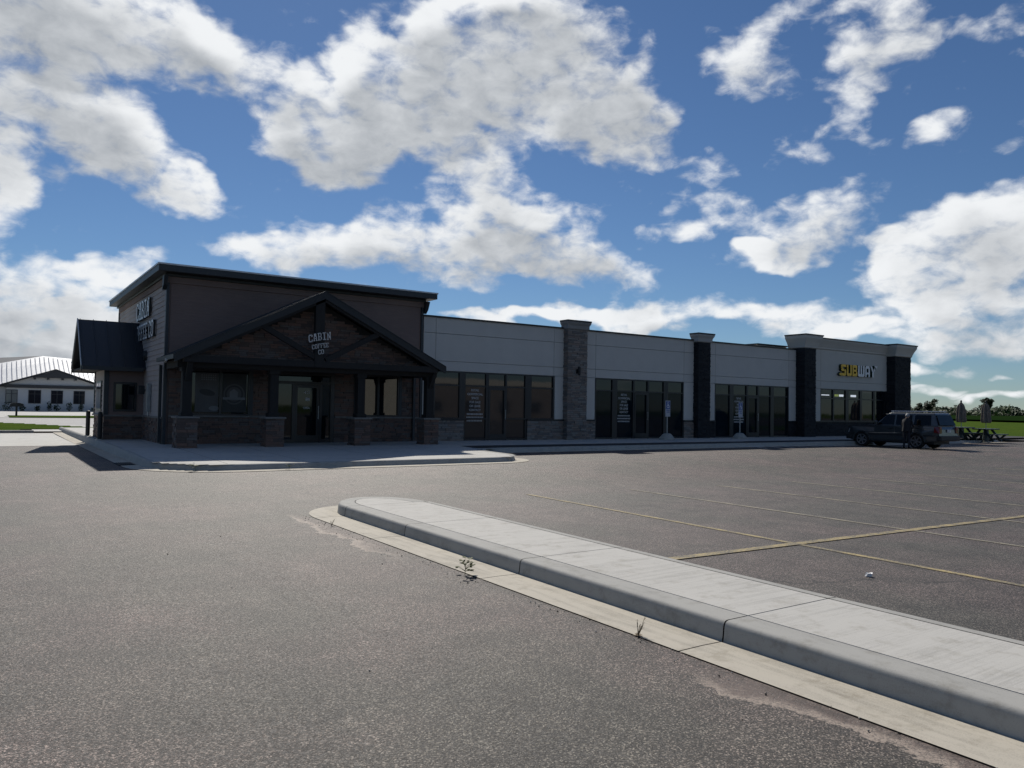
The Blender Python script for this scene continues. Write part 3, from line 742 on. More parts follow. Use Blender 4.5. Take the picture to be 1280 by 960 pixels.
po.build('poster', [M_POST, M_POSTD, M_POSTL], w1)
po = MB(); po.poly([(6.42, py, 1.02), (7.2, py, 1.02), (7.2, py, 2.30), (6.42, py, 2.30)], 1)
disc(po, 6.80, 1.62, .34, .34, py - .002, 0, 32, ring=.86); disc(po, 6.80, 1.62, .24, .24, py - .002, 0)
po.poly([(6.66, py - .003, 1.52), (6.92, py - .003, 1.52), (6.92, py - .003, 1.70), (6.79, py - .003, 1.80), (6.66, py - .003, 1.70)], 2)
po.box(6.44, 7.16, py - .0045, py - .0035, 1.44, 1.52, 2)
po.build('poster', [M_POST, M_POSTD, M_POSTL], w1)
for p in w1.children:
    if p.name.startswith('pane'): p.location.y += .0
x0, x1, z0, z1 = WIN[2]; mid = 11.94
window(coffee, x0, x1, z0, z1, FY - .04, [(x0 + .06, mid - .04, z0 + .03, M_GLASS), (mid + .04, x1 - .06, z0 + .03, M_GLASS)])
# entrance: sidelight, glazed door, transom
x0, x1, z0, z1 = WIN[1]
en = MB(); en.box(x0, x0 + .14, FY - .06, FY + .08, 0, z1); en.box(x1 - .14, x1, FY - .06, FY + .08, 0, z1); en.box(x0 + .14, x1 - .14, FY - .06, FY + .08, z1 - .12, z1)
en.box(x0 + .14, x1 - .14, FY - .045, FY + .08, 2.02, 2.12); en.box(8.74, 8.82, FY - .045, FY + .08, 0, 2.02); en.box(9.72, 9.80, FY - .045, FY + .08, 0, 2.02); en.box(x0 + .14, 8.74, FY - .04, FY + .08, 0, .12)
en.box(9.80, x1 - .14, FY - .04, FY + .08, 0, .12)
ent = en.build('entrance_frame', M_FRAME, coffee)
for a, b, c, e_ in ((x0 + .14, 8.74, .12, 2.02), (9.80, x1 - .14, .12, 2.02), (x0 + .14, x1 - .14, 2.12, z1 - .12)): bx('pane', M_GLASS, ent, a, b, FY + .0, FY + .015, c, e_)
dr = MB(); dr.box(8.83, 8.93, FY - .03, FY + .02, .01, 2.01); dr.box(9.61, 9.71, FY - .03, FY + .02, .01, 2.01); dr.box(8.93, 9.61, FY - .03, FY + .02, .01, .25); dr.box(8.93, 9.61, FY - .03, FY + .02, 1.90, 2.01)
door = dr.build('door', M_FRAME, coffee)
bx('pane', M_GLASS, door, 8.93, 9.61, FY - .012, FY + .004, .25, 1.90)
MB().tube((9.66, FY - .09, .82), (9.66, FY - .09, 1.28), .014).tube((9.66, FY - .03, .86), (9.66, FY - .09, .86), .01).tube((9.66, FY - .03, 1.24), (9.66, FY - .09, 1.24), .01).build('handle', M_STEEL, door)
text_mesh('411', .15, .004, M_WHITEV, 'lettering', door, (9.27, FY - .016, 1.74), ROT_FRONT, 1.0, .004)
text_mesh('OPEN', .10, .004, M_WHITEV, 'lettering', door, (9.25, FY - .016, 1.20), ROT_FRONT, .9, .003)
bx('notice', M_WHITEV, door, 9.22, 9.36, FY - .016, FY - .0125, 1.46, 1.56)

# porch
PY, AX, AZ = 24.0, 8.85, 4.90
porch_z = 2.78
for cx in (4.90, 7.46, 10.36, 12.94):
    stone_pier(coffee, cx - .28, cx + .28, PY - .22, PY + .34, wz(5, PY - .2) - .02, .86, STONES, cap=.06, faces='FB')
    post = MB().box(cx - .13, cx + .13, PY - .07, PY + .19, .92, 2.36).box(cx - .17, cx + .17, PY - .11, PY + .23, .92, 1.04).box(cx - .17, cx + .17, PY - .11, PY + .23, 2.24, 2.36)
    post.build('post', M_TIMB, coffee, bevel=.006)
bx('beam', M_TIMB, coffee, 4.62, 13.20, PY - .06, PY + .18, 2.362, 2.60)
for cx in (4.80, 13.02): bx('beam', M_TIMB, coffee, cx - .1, cx + .1, PY + .182, FY - .03, 2.366, 2.60)
SL = (AZ - .12 - 2.62) / (AX - 4.75)
tri_in = lambda a, z: z < 2.62 + (AZ - .30 - 2.62) * (1 - abs(a - AX) / (AX - 4.60)) - .03
mb = MB(); mb.prism([(4.66, PY + .1, 2.605), (13.06, PY + .1, 2.605), (AX, PY + .1, AZ - .22)], (0, .2, 0)); gw = mb.build('gable_wall', M_MORT, coffee)
mb = MB(); ledge(mb, 'x', 4.7, 13.02, 2.61, AZ - .3, PY + .11, -1, 4, tri_in); mb.build('ledgestone', STONES, gw, stuff=True)
bx('ceiling', M_TIMB, coffee, 4.9, 12.96, PY + .19, FY - .03, 2.605, 2.64)
# roof slopes with overhang, fascia, front truss
RF = PY - .54
for sgn in (-1, 1):
    ex = AX + sgn * 4.38; ez = 2.70
    mb = MB(); mb.prism([(AX, RF, AZ), (ex, RF, ez), (ex, RF, ez - .07), (AX, RF, AZ - .07)], (0, FY - RF + .0, 0)); rf = mb.build('roof_slope', M_ROOFD, coffee)
    sb = MB()
    for j in range(6):
        y = RF + .05 + j * .44; sb.prism([(AX, y, AZ + .002), (ex, y, ez + .002), (ex, y, ez + .032), (AX, y, AZ + .032)], (0, .02, 0))
    sb.build('roof_seams', M_ROOFD, rf, stuff=True)
    MB().prism([(AX, RF - .04, AZ - .0), (ex + sgn * .03, RF - .04, ez - .0), (ex + sgn * .03, RF - .04, ez - .22), (AX, RF - .04, AZ - .22)], (0, .035, 0)).build('fascia', M_FASC, coffee)
    MB().prism([(AX, RF - .055, AZ + .03), (ex + sgn * .04, RF - .055, ez + .03), (ex + sgn * .04, RF - .055, ez - .0), (AX, RF - .055, AZ - .0)], (0, .03, 0)).build('drip_edge', M_FASC, coffee)
    MB().box(min(ex, ex + sgn * .07), max(ex, ex + sgn * .07), RF - .02, FY - .06, ez - .13, ez + .0).build('gutter', M_TRIM, coffee)
    p1 = (AX + sgn * 4.0, RF + .10, ez + .02); p2 = (AX + sgn * .02, RF + .10, AZ - .19)
    MB().beam(p1, p2, .16, .22).build('rafter', M_TIMB, coffee)
    MB().beam((AX + sgn * .1, RF + .12, 2.74), (AX + sgn * 1.95, RF + .12, 3.72), .12, .17).build('brace', M_TIMB, coffee)
MB().box(8.57, 8.87, RF + .02, RF + .20, 2.50, AZ - .22).build('king_post', M_TIMB, coffee)
bx('tie_beam', M_TIMB, coffee, 4.7, 13.0, RF + .04, RF + .20, 2.50, 2.70)
for cx in (4.90, 12.94): MB().beam((cx, PY - .06, 2.0), (cx, RF + .14, 2.52), .12, .14, up=(1, 0, 0)).build('knee_brace', M_TIMB, coffee)
# downspouts, porch corner lights
for (x, y) in ((CX0 - .09, FY + .24), (CX1 - .35, FY - .10)):
    MB().box(x - .045, x + .045, y - .04, y + .04, .05, 2.5).build('downspout', M_TRIM, coffee)
MB().tube((4.66, FY - .10, 2.60), (4.40, 24.4, 2.58), .04).build('downspout', M_DRIP, coffee)
def sconce(parent, x, y, z, label=None):
    return MB().lathe([(.02, .16), (.07, .15), (.08, .10), (.055, .08), (.055, -.10), (.075, -.12), (.02, -.16)], (x, y, z), 10).build('wall_lamp', M_LAMP, parent)
# drive-up window bump on the side wall
BX, B0, B1 = 3.45, 29.95, 32.85
MB().box(BX + .02, CX0, B0 + .03, B1 - .03, -.1, 2.62).build('drive_up_bay', M_SID, coffee)
siding(coffee, 'y', B0 + .03, B1 - .03, .86, 2.6, BX + .02, -1, M_SIDG)
siding(coffee, 'x', BX + .02, CX0, .86, 2.6, B0 + .03, -1, M_SID)
mb = MB(); ledge(mb, 'y', B0, B1, 0, .80, BX + .02, -1, 4); ledge(mb, 'x', BX, CX0, 0, .80, B0 + .02, -1, 4); mb.build('ledgestone', STONES, coffee, stuff=True)
MB().box(BX - .07, CX0, B0 - .07, B1 + .05, .80, .86).build('stone_sill', M_CAPST, coffee)
bx('corner_board', M_TRIM, coffee, BX - .03, BX + .12, B0 - .03, B0 + .12, .86, 2.62)
bx('corner_board', M_TRIM, coffee, BX - .03, BX + .12, B1 - .12, B1 + .03, .86, 2.62)
dw = MB().box(BX - .03, BX + .03, 30.7, 32.1, .98, 2.05).build('window', M_FRAME, coffee)
bx('pane', M_GLASS, dw, BX - .04, BX - .031, 30.78, 31.38, 1.06, 1.98); bx('pane', M_GLASS, dw, BX - .04, BX - .031, 31.42, 32.02, 1.06, 1.98)
fw = MB().box(3.72, 4.45, B0 - .035, B0 + .02, .98, 2.0).build('window', M_FRAME, coffee)
bx('pane', M_GLASS, fw, 3.79, 4.38, B0 - .045, B0 - .036, 1.05, 1.93)
RX, RY, RZ, EZ = 2.70, 31.35, 4.24, 2.52
for sgn in (-1, 1):
    ey = RY + sgn * 1.78
    rf = MB().prism([(RX, RY, RZ), (RX, ey, EZ), (RX, ey, EZ - .07), (RX, RY, RZ - .07)], (CX0 - RX + .0, 0, 0)).build('roof_slope', M_ROOFD, coffee)
    sb = MB()
    for j in range(5):
        x = RX + .04 + j * .42; sb.prism([(x, RY, RZ + .003), (x, ey, EZ + .003), (x, ey, EZ + .03), (x, RY, RZ + .03)], (.02, 0, 0))
    sb.build('roof_seams', M_ROOFD, rf, stuff=True)
    MB().prism([(RX - .03, RY, RZ + .02), (RX - .03, ey, EZ + .02), (RX - .03, ey, EZ - .2), (RX - .03, RY, RZ - .2)], (.028, 0, 0)).build('fascia', M_TRIM, coffee)
    MB().prism([(RX - .045, RY, RZ + .035), (RX - .045, ey, EZ + .035), (RX - .045, ey, EZ + .0), (RX - .045, RY, RZ + .0)], (.03, 0, 0)).build('drip_edge', M_DRIP, coffee)
    bx('gutter', M_TRIM, coffee, RX, CX0 - .1, min(ey, ey + sgn * .11), max(ey, ey + sgn * .11), EZ - .14, EZ - .01)
mb = MB().prism([(BX - .35, RY - 1.6, EZ), (BX - .35, RY + 1.6, EZ), (BX - .35, RY, RZ - .2)], (.05, 0, 0)); mb.build('gable_wall', M_SIDG, coffee)
bx('ceiling', M_TIMB, coffee, RX + .03, CX0 - .05, RY - 1.7, RY + 1.7, EZ - .1, EZ - .04)
# things on the side wall
sp = thing('bracket_speaker', 'black box on a bracket arm on the brown siding of the side wall', 'speaker', (CX0, 28.9, 1.72))
MB().box(CX0 - .36, CX0 - .16, 28.72, 29.0, 1.58, 1.88).build('housing', M_PLAST, sp, bevel=.02)
MB().tube((CX0 - .16, 28.86, 1.73), (CX0 - .03, 28.86, 1.73), .03).box(CX0 - .05, CX0 + .0, 28.76, 28.96, 1.62, 1.84).build('bracket', M_STEEL, sp)
mt = thing('meter_box', 'slim pale grey utility box below the bracket on the side wall', 'utility box', (CX0, 28.5, 1.3))
MB().box(CX0 - .14, CX0 - .01, 28.42, 28.62, 1.0, 1.95).build('cabinet', M_STEEL, mt, bevel=.01)
MB().tube((CX0 - .07, 28.52, .86), (CX0 - .07, 28.52, 1.0), .025).build('conduit', M_STEEL, mt)
vt = thing('wall_vent', 'round dark vent high on the brown side wall', 'vent', (CX0, 29.6, 2.95))
MB().tube((CX0 - .10, 29.6, 2.95), (CX0 + .01, 29.6, 2.95), .17, .19, 16).build('hood', M_TRIM, vt)
MB().box(CX0 - .12, CX0 - .08, 29.44, 29.76, 2.90, 2.92).build('louvre', M_TRIM, vt)
# signs
def slab_letter(ch):
    """block strokes of a slab-serif capital on a 1 x 1.4 cell"""
    w, h, t, s = 1.0, 1.4, .27, .16
    q = {'C': [(0, .2, t, h - .2), (.12, 0, .85, s * 1.3), (.12, h - s * 1.3, .85, h), (.70, 0.1, 1, .45), (.70, .95, 1, h - .1)],
         'A': [(.0, 0, .42, s), (.58, 0, 1, s), (.10, s, .34, .8), (.66, s, .90, .8), (.22, .8, .78, h), (.3, .42, .7, .58)],
         'B': [(0, 0, .8, s), (0, h - s, .8, h), (.1, s, .1 + t, h - s), (.3, .62, .8, .78), (.72, .14, 1, .64), (.70, .76, .95, h - .14)],
         'I': [(.1, 0, .9, s), (.1, h - s, .9, h), (.5 - t / 2, s, .5 + t / 2, h - s)],
         'N': [(0, 0, .4, s), (.1, s, .1 + t * .8, h), (-.02, h - s, .3, h), (.72, 0, .72 + t * .8, h - s), (.6, h - s, 1.05, h), (.3, .72, .5, 1.15), (.46, .35, .74, .78)],
         'O': [(0, .2, t, h - .2), (1 - t, .2, 1, h - .2), (.12, 0, .88, s * 1.3), (.12, h - s * 1.3, .88, h)],
         'F': [(0, 0, .5, s), (.1, s, .1 + t, h - s), (0, h - s, 1, h), (.82, .95, 1, h - s), (.3, .6, .7, .76)],
         'E': [(0, 0, 1, s), (.1, s, .1 + t, h - s), (0, h - s, 1, h), (.82, 1.0, 1, h - s), (.82, s, 1, .42), (.3, .62, .7, .78)]}
    return q[ch]
def slab_word(mb, word, x, z, size, gap, basis, depth, adv=None):
    """basis: (origin, right, up, out)"""
    o, rt, up, out = [Vector(b) for b in basis]
    for ch in word:
        if ch != ' ':
            for (a, b, c, d_) in slab_letter(ch):
                pts = [o + rt * (x + u * size) + up * (z + v * size) for u, v in ((a, b), (c, b), (c, d_), (a, d_))]
                i = len(mb.f); mb.prism([p + out * .001 for p in pts], out * depth, 1); mb.m[i + 1] = 0
        x += size * (1 + gap) if ch != ' ' else size * .55
    return x
ca, sa = math.cos(R(9)), math.sin(R(9))
SX = 8.70
gs = thing('gable_sign', 'white slanted three-line coffee lettering centred on the stone porch gable', 'sign', (SX, RF, 3.3))
yy = RF + .005; ca, sa = math.cos(R(11)), math.sin(R(11))
def gable_word(word, cx, cz, size, tall, arch):
    """letters on a shallow arch, each one set a little higher towards the middle"""
    n = len(word); adv = size * 1.12; mb = MB()
    for i, ch in enumerate(word):
        u = (i - (n - 1) / 2) * adv; lift = arch * (1 - (2 * u / (n * adv)) ** 2)
        slab_word(mb, ch, 0, 0, size, .1, ((cx + u * ca - size / 2, yy, cz + u * sa + lift), (ca, 0, sa), (-.12, 0, tall), (0, -1, 0)), .045)
    mb.build('lettering', [M_SIGNG2, M_SIGNK], gs)
gable_word('CABIN', SX, 3.31, .135, 1.25, .03); gable_word('COFFEE', SX + .02, 3.09, .084, 1.2, .015); gable_word('CO', SX + .05, 2.91, .090, 1.15, 0)
ws = thing('side_wall_sign', 'raised white two-line coffee lettering on the brown siding above the drive window', 'sign', (CX0, 29.5, 4.1))
xx = CX0 - .03
mb = MB(); slab_word(mb, 'CABIN', 0, 0, .46, .16, ((xx, 31.35, 4.28), (0, -1, 0), (0, 0, 1), (-1, 0, 0)), .075); mb.build('lettering', [M_SIGNW, M_SIGNK], ws)
mb = MB(); slab_word(mb, 'COFFEE', 0, 0, .40, .14, ((xx, 31.65, 3.52), (0, -1, 0), (0, 0, 1), (-1, 0, 0)), .075); mb.build('lettering', [M_SIGNW, M_SIGNK], ws)
mb = MB(); slab_word(mb, 'CO', 0, 0, .40, .14, ((xx, 28.70, 3.52), (0, -1, 0), (0, 0, 1), (-1, 0, 0)), .075); mb.build('lettering', [M_SIGNW, M_SIGNK], ws)

# ------------------------------------------------------------------ shop row
row = thing('shop_row', 'long low grey stucco shop row with dark glazed storefronts and capped piers', 'building', (13.8, FY, 0))
PZ = 4.78
MB().box(CX1 + .06, 47.75, FY + .25, 38.0, -.3, 4.3).build('wall', M_EIFS, row)
MB().box(CX1 + .06, 36.6, FY + .12, FY + .38, 2.75, PZ - .02).build('parapet', M_EIFS, row)
MB().box(37.0, 47.7, FY + .10, FY + .5, 2.72, 5.2).build('parapet', M_EIFS2, row)
MB().box(CX1 + .0, 36.7, FY - .07, FY + .42, PZ, PZ + .055).build('coping', M_COPING, row)
def panels(x_edges, z_edges, y, mat, skip=None):
    for i in range(len(x_edges) - 1):
        for j in range(len(z_edges) - 1):
            if skip and skip(i, j): continue
            MB().box(x_edges[i] + .008, x_edges[i + 1] - .008, y, y + .12, z_edges[j] + .008, z_edges[j + 1] - .008).build('stucco_panel', mat, row)
HEAD = 2.72
# bay 1
ZE = [HEAD, 3.10, 4.17, PZ]
panels([CX1 + .06, 14.32, 20.08, 20.62], ZE, FY, M_EIFS); panels([CX1 + .06, 14.25], [.86, HEAD], FY, M_EIFS); panels([20.14, 20.62], [.86, HEAD], FY, M_EIFS)
panels([21.62, 22.42, 28.06, 28.76], ZE, FY, M_EIFS); panels([21.62, 22.40], [.86, HEAD], FY, M_EIFS); panels([28.06, 28.76], [.86, HEAD], FY, M_EIFS)
panels([29.5, 30.32, 36.28, 36.95], ZE, FY, M_EIFS); panels([29.5, 30.30], [.86, HEAD], FY, M_EIFS); panels([36.30, 36.95], [.86, HEAD], FY, M_EIFS)
panels([37.9, 39.22, 46.1], [HEAD, 3.15, 4.95], FY, M_EIFS2); panels([37.9, 39.2], [.86, HEAD], FY, M_EIFS2)
def wains(x0, x1, mats):
    co = bx('wainscot', M_MORT, row, x0, x1, FY + .0, FY + .2, -.05, .80)
    mb = MB(); ledge(mb, 'x', x0, x1, 0, .80, FY - .005, -1, len(mats)); mb.build('ledgestone', mats, co, stuff=True)
    bx('sill_cap', M_COPING, co, x0, x1, FY - .09, FY + .1, .80, .855)
wains(CX1 + .06, 15.62, PALES); wains(18.70, 20.62, PALES); bx('mullion_post', M_FRAME, row, 18.605, 18.695, FY + .012, FY + .12, 0, .86); wains(21.62, 22.40, PALES); wains(28.06, 28.76, PALES)
wains(29.5, 30.30, BLACKS); wains(36.30, 36.95, BLACKS); wains(37.9, 46.1, BLACKS)
RAIL = (2.14, 2.20)
G, GB = M_GLASS, M_GLASSB
M_GTR = M_GLASS
w = window(row, 14.27, 20.12, 0, HEAD, FY + .03, [(14.33, 15.42, .86, GB), (15.70, 16.66, .02, GB), (16.80, 17.60, .02, GB), (17.68, 18.60, .02, GB), (18.93, 20.05, .86, GB)], rail=RAIL, glass=G)
bx('kick_rail', M_FRAME, w, 15.70, 16.66, FY + .005, FY + .06, .84, .90); bx('kick_rail', M_FRAME, w, 17.68, 18.60, FY + .005, FY + .06, .84, .90)
def shop_door(x0, x1):
    d_ = MB(); d_.box(x0, x0 + .08, FY - .0, FY + .05, .01, 2.13); d_.box(x1 - .08, x1, FY - .0, FY + .05, .01, 2.13); d_.box(x0 + .08, x1 - .08, FY - .0, FY + .05, .01, .24); d_.box(x0 + .08, x1 - .08, FY - .0, FY + .05, 2.03, 2.13)
    o = d_.build('door', M_FRAME, row)
    MB().tube((x1 - .05, FY - .07, .85), (x1 - .05, FY - .07, 1.25), .013).tube((x1 - .05, FY, .9), (x1 - .05, FY - .07, .9), .01).tube((x1 - .05, FY, 1.2), (x1 - .05, FY - .07, 1.2), .01).build('handle', M_STEEL, o)
shop_door(16.79, 17.62)
w2 = window(row, 22.42, 28.06, 0, HEAD, FY + .03, [(22.48, 23.44, .02, M_GLASSN), (23.74, 24.72, .02, M_GLASSN), (24.82, 25.64, .02, M_GLASSN), (25.74, 26.70, .02, M_GLASSN), (27.0, 28.0, .02, M_GLASSN)], rail=RAIL)
shop_door(24.81, 25.65)
w3 = window(row, 30.32, 36.30, 0, HEAD, FY + .03, [(30.38, 31.44, .02, M_GLASSN), (31.74, 32.76, .02, M_GLASSN), (32.88, 33.66, .02, M_GLASSN), (33.80, 34.74, .02, M_GLASSN), (35.02, 36.24, .02, M_GLASSN)], rail=RAIL)
shop_door(32.87, 33.67)
w4 = window(row, 39.22, 45.95, 0, HEAD, FY + .03, [(39.28, 40.42, .86, G), (40.54, 41.70, .86, G), (42.00, 43.18, .86, G), (43.38, 44.60, .86, G), (44.80, 45.88, .86, G)], rail=RAIL, glass=G)
LINES = [('RETAIL', .13), ('COMMERCIAL', .125), ('SPACE', .13), ('FOR SALE', .13), ('OR LEASE', .13), ('CONTACT', .12)]
def notice(wn, xc):
    z = 2.00
    for t, sz in LINES:
        text_mesh(t, sz, .003, M_WHITEV, 'lettering', wn, (xc, FY + .062, z), ROT_FRONT, .92, .003); z -= .158
    mb = MB(); rr = random.Random(3)
    for r, wd in enumerate((.74, .78, .74)):
        x = xc - wd / 2
        while x < xc + wd / 2 - .03:
            b = rr.uniform(.03, .055); mb.box(x, x + b, FY + .060, FY + .0635, z - .035, z + .03); x += b + .022
        z -= .13
    mb.build('small_print', M_WHITEV, wn)
notice(w, 16.18); notice(w2, 24.20); notice(w3, 32.22)
# small lit signs seen through the sandwich shop's transom
M_LIT = emit('lit_sign_white', (.85, .9, .95), .55); M_LITG = emit('lit_sign_green', (.35, .42, .12), .35)
for x, wd, mt_ in ((39.75, .75, M_LIT), (41.32, .42, M_LIT), (40.85, .40, M_LITG), (42.55, .55, M_LIT)):
    lz = 2.36; MB().box(x - wd / 2, x + wd / 2, FY + .052, FY + .062, lz - (.025 if x < 40 else .06), lz + (.025 if x < 40 else .06)).build('lit_sign', mt_, w4)
# piers and caps
def pier(x0, x1, y0, z1, mats, capz, over, cmat, yback=FY + .45):
    c = stone_pier(row, x0, x1, y0, yback, -.05, z1, mats)
    c2 = MB(); r = lambda o, z: [(x0 - o, y0 - o, z), (x1 + o, y0 - o, z), (x1 + o, yback + o * .3, z), (x0 - o, yback + o * .3, z)]
    c2.loft([r(.015, z1 - .10), r(.06, z1 - .06), r(.06, z1), r(over * .45, z1 + (capz - z1) * .35), r(over * .85, z1 + (capz - z1) * .75), r(over * .9, capz)])
    c2.build('pier_cornice', cmat, c)
    MB().loft([r(over, capz + .001), r(over, capz + .07)]).build('coping', M_COPING, c)
    return c
pier(20.60, 21.68, 25.80, 4.84, PALES, 5.08, .13, M_CAP1, FY + .1)
pier(28.74, 29.62, 25.80, 4.80, BLACKS, 5.08, .16, M_CAP2, FY + .1)
pier(36.92, 37.95, 25.55, 4.98, BLACKS, 5.56, .30, M_EIFS2)
pier(46.05, 47.85, 25.55, 4.98, BLACKS, 5.56, .30, M_EIFS2, 27.2)
# stepped cornice along the tall bay and back parapet step
c2 = MB(); r = lambda o, z: [(37.98, FY - o, z), (46.02, FY - o, z), (46.02, FY + .4, z), (37.98, FY + .4, z)]
c2.loft([r(.02, 4.955), r(.06, 5.0), r(.06, 5.06), r(.16, 5.25), r(.28, 5.44), r(.30, 5.52)]); c2.build('cornice', M_EIFS2, row)
MB().loft([r(.33, 5.521), r(.33, 5.585)]).build('coping', M_COPING, row)
MB().box(34.4, 36.88, FY + .6, FY + 1.3, 4.4, 4.96).build('parapet', M_EIFS, row); MB().box(34.3, 36.9, FY + .5, FY + 1.4, 4.961, 5.03).build('coping', M_COPING, row)
l1 = thing('wall_lamp', 'small dark wall lamp on the tall stone pier left of the shops', 'wall lamp', (21.1, 25.68, 2.95))
MB().box(21.05, 21.15, 25.68, 25.80, 2.86, 3.04).build('backplate', M_PLAST, l1); MB().lathe([(.03, .2), (.06, .17), (.06, -.14), (.03, -.18)], (21.1, 25.63, 2.95), 10).build('shade', M_PLAST, l1)
# sandwich shop sign
ss = thing('fascia_sign', 'yellow and white sandwich shop lettering on the tall pale bay at right', 'sign', (42.5, FY, 3.8))
def sub_letters(word, x, mat, z=3.52, size=.66, wd=.50):
    """condensed block capitals with clipped corners; arrows on the first S and last Y"""
    t = .155; h = size; c = .07
    for ch in word:
        mb = MB(); y0 = FY - .17
        def P(*pts):
            i = len(mb.f); mb.prism([(x + a, y0, z + b) for a, b in pts], (0, .15, 0), 1); mb.m[i] = 0
        if ch == 'S':
            P((0, 0), (wd - c, 0), (wd, c), (wd, t), (0, t)); P((wd - t, t + .001), (wd, t + .001), (wd, h * .5), (wd - t * .6, h * .5 + t * .5), (wd - t, h * .5 - .03))
            P((c, h * .5 - .06), (wd - t - .001, h * .5 - .06), (wd - t - .001, h * .5 + .05), (0 + t * .3, h * .5 + .09), (0, h * .5 + .02)); P((0, h * .5 + .092), (t, h * .5 + .07), (t, h - t - .001), (0, h - t - .001)); P((0, h - t), (wd, h - t), (wd, h), (c, h), (0, h - c))
            P((-.02, -.03), (-.02, t + .05), (-.20, t / 2))
        elif ch == 'U':
            P((0, c), (c, 0), (wd - c, 0), (wd, c), (wd, t), (0, t)); P((0, t + .001), (t, t + .001), (t, h), (0, h)); P((wd - t, t + .001), (wd, t + .001), (wd, h), (wd - t, h))
        elif ch == 'B':
            P((0, 0), (t, 0), (t, h), (0, h)); P((t + .001, 0), (wd - c, 0), (wd, c), (wd, t), (t + .001, t)); P((t + .001, h - t), (wd - .02, h - t), (wd - .02, h - c), (wd - .09, h), (t + .001, h)); P((t + .001, h / 2 - .06), (wd - .05, h / 2 - .06), (wd - .05, h / 2 + .06), (t + .001, h / 2 + .06))
            P((wd - t, t + .001), (wd, t + .001), (wd, h / 2 - .061), (wd - t, h / 2 - .061)); P((wd - t - .02, h / 2 + .061), (wd - .02, h / 2 + .061), (wd - .02, h - t - .001), (wd - t - .02, h - t - .001))
        elif ch == 'W':
            w_ = wd * 1.35
            P((0, c), (c, 0), (w_ - c, 0), (w_, c), (w_, t), (0, t)); P((0, t + .001), (t, t + .001), (t, h), (0, h)); P((w_ - t, t + .001), (w_, t + .001), (w_, h), (w_ - t, h)); P((w_ / 2 - t / 2, t + .001), (w_ / 2 + t / 2, t + .001), (w_ / 2 + t / 2, h), (w_ / 2 - t / 2, h))
        elif ch == 'A':
            P((0, 0), (t, 0), (t, h - t - .001), (0, h - t - .001)); P((wd - t, 0), (wd, 0), (wd, h - t - .001), (wd - t, h - t - .001)); P((0, h - t), (wd, h - t), (wd - c, h), (c, h)); P((t + .001, .16), (wd - t - .001, .16), (wd - t - .001, .28), (t + .001, .28))
        elif ch == 'Y':
            P((wd / 2 - t / 2, 0), (wd / 2 + t / 2, 0), (wd / 2 + t / 2, h * .5), (wd / 2 - t / 2, h * .5)); P((wd / 2 - t / 2, h * .5 + .001), (wd / 2 + t / 2, h * .5 + .001), (t, h), (0 - .02, h)); P((wd / 2 + t / 2 + .003, h * .44), (wd / 2 + t / 2 + .003, h * .5 + .12), (wd - .02, h - .02), (wd + .12, h - .12))
            P((wd - .01, h - .26), (wd + .26, h + .02), (wd - .08, h + .05))
        o = mb.build('letter', [mat, M_SIGNG], ss)
        x += (wd * 1.35 if ch == 'W' else wd) + .075
    return x
x = sub_letters('SUB', 40.95, M_SIGNY); sub_letters('WAY', x, M_SIGNW)

# ------------------------------------------------------------------ reserved-parking signs on the pavement
def handi(x, y, label):
    z = wz(x, y)
    t = thing('parking_sign', label, 'parking sign', (x, y, z), 'reserved parking signs on the shop pavement')
    MB().lathe([(.36, 0), (.34, .08), (.22, .22), (.15, .28), (.05, .29)], (x, y, z), 16, wob=lambda a, q: 1 + .07 * math.sin(3 * a) + .04 * math.sin(7 * a + 1)).build('concrete_base', M_KERB, t)
    MB().tube((x, y, z + .25), (x, y, z + 1.72), .028).build('post', M_STEEL, t)
    pl = MB().box(x - .155, x + .155, y - .045, y - .032, z + 1.05, z + 1.78).build('sign_panel', M_SIGNBG, t, bevel=.012)
    bl = MB().box(x - .13, x + .13, y - .049, y - .0455, z + 1.40, z + 1.75).build('blue_field', M_BLUE, pl)
    mb = MB(); q = y - .051                        # wheelchair figure
    disc(mb, x - .005, z + 1.70, .025, .025, q, 0, 12); disc(mb, x + .0, z + 1.52, .075, .075, q, 0, 24, ring=.72)
    mb.box(x - .025, x + .005, q - .001, q + .001, z + 1.55, z + 1.67); mb.box(x - .02, x + .06, q - .0014, q + .0006, z + 1.545, z + 1.57); mb.box(x + .05, x + .08, q - .001, q + .001, z + 1.45, z + 1.56); mb.box(x - .02, x + .05, q - .0016, q + .0004, z + 1.60, z + 1.62)
    mb.build('symbol', M_SIGNW, pl)
    text_mesh('RESERVED', .062, .003, M_BLUE, 'lettering', pl, (x, y - .047, z + 1.335), ROT_FRONT, .78, .002)
    text_mesh('PARKING', .062, .003, M_BLUE, 'lettering', pl, (x, y - .047, z + 1.255), ROT_FRONT, .78, .002)
    return t
handi(25.75, 24.95, 'blue and white reserved parking sign in front of the second storefront')
handi(30.75, 24.9, 'blue and white reserved parking sign in front of the third storefront')

# ------------------------------------------------------------------ bollards by the drive-up bay
for i, (x, y, lab) in enumerate(((3.30, 29.62, 'dark pipe bollard at the near corner of the drive-up bay'), (3.28, 33.1, 'dark pipe bollard beyond the far corner of the drive-up bay'))):
    b = thing('bollard', lab, 'bollard', (x, y, 0), 'bollards beside the drive-up bay')
    MB().lathe([(.075, -.05), (.075, .90), (.06, .95), (.02, .97)], (x, y, 0), 14).build('pipe', M_PLAST, b); MB().lathe([(.12, -.02), (.12, .03), (.08, .035)], (x, y, 0), 14).build('base_plate', M_STEEL, b)

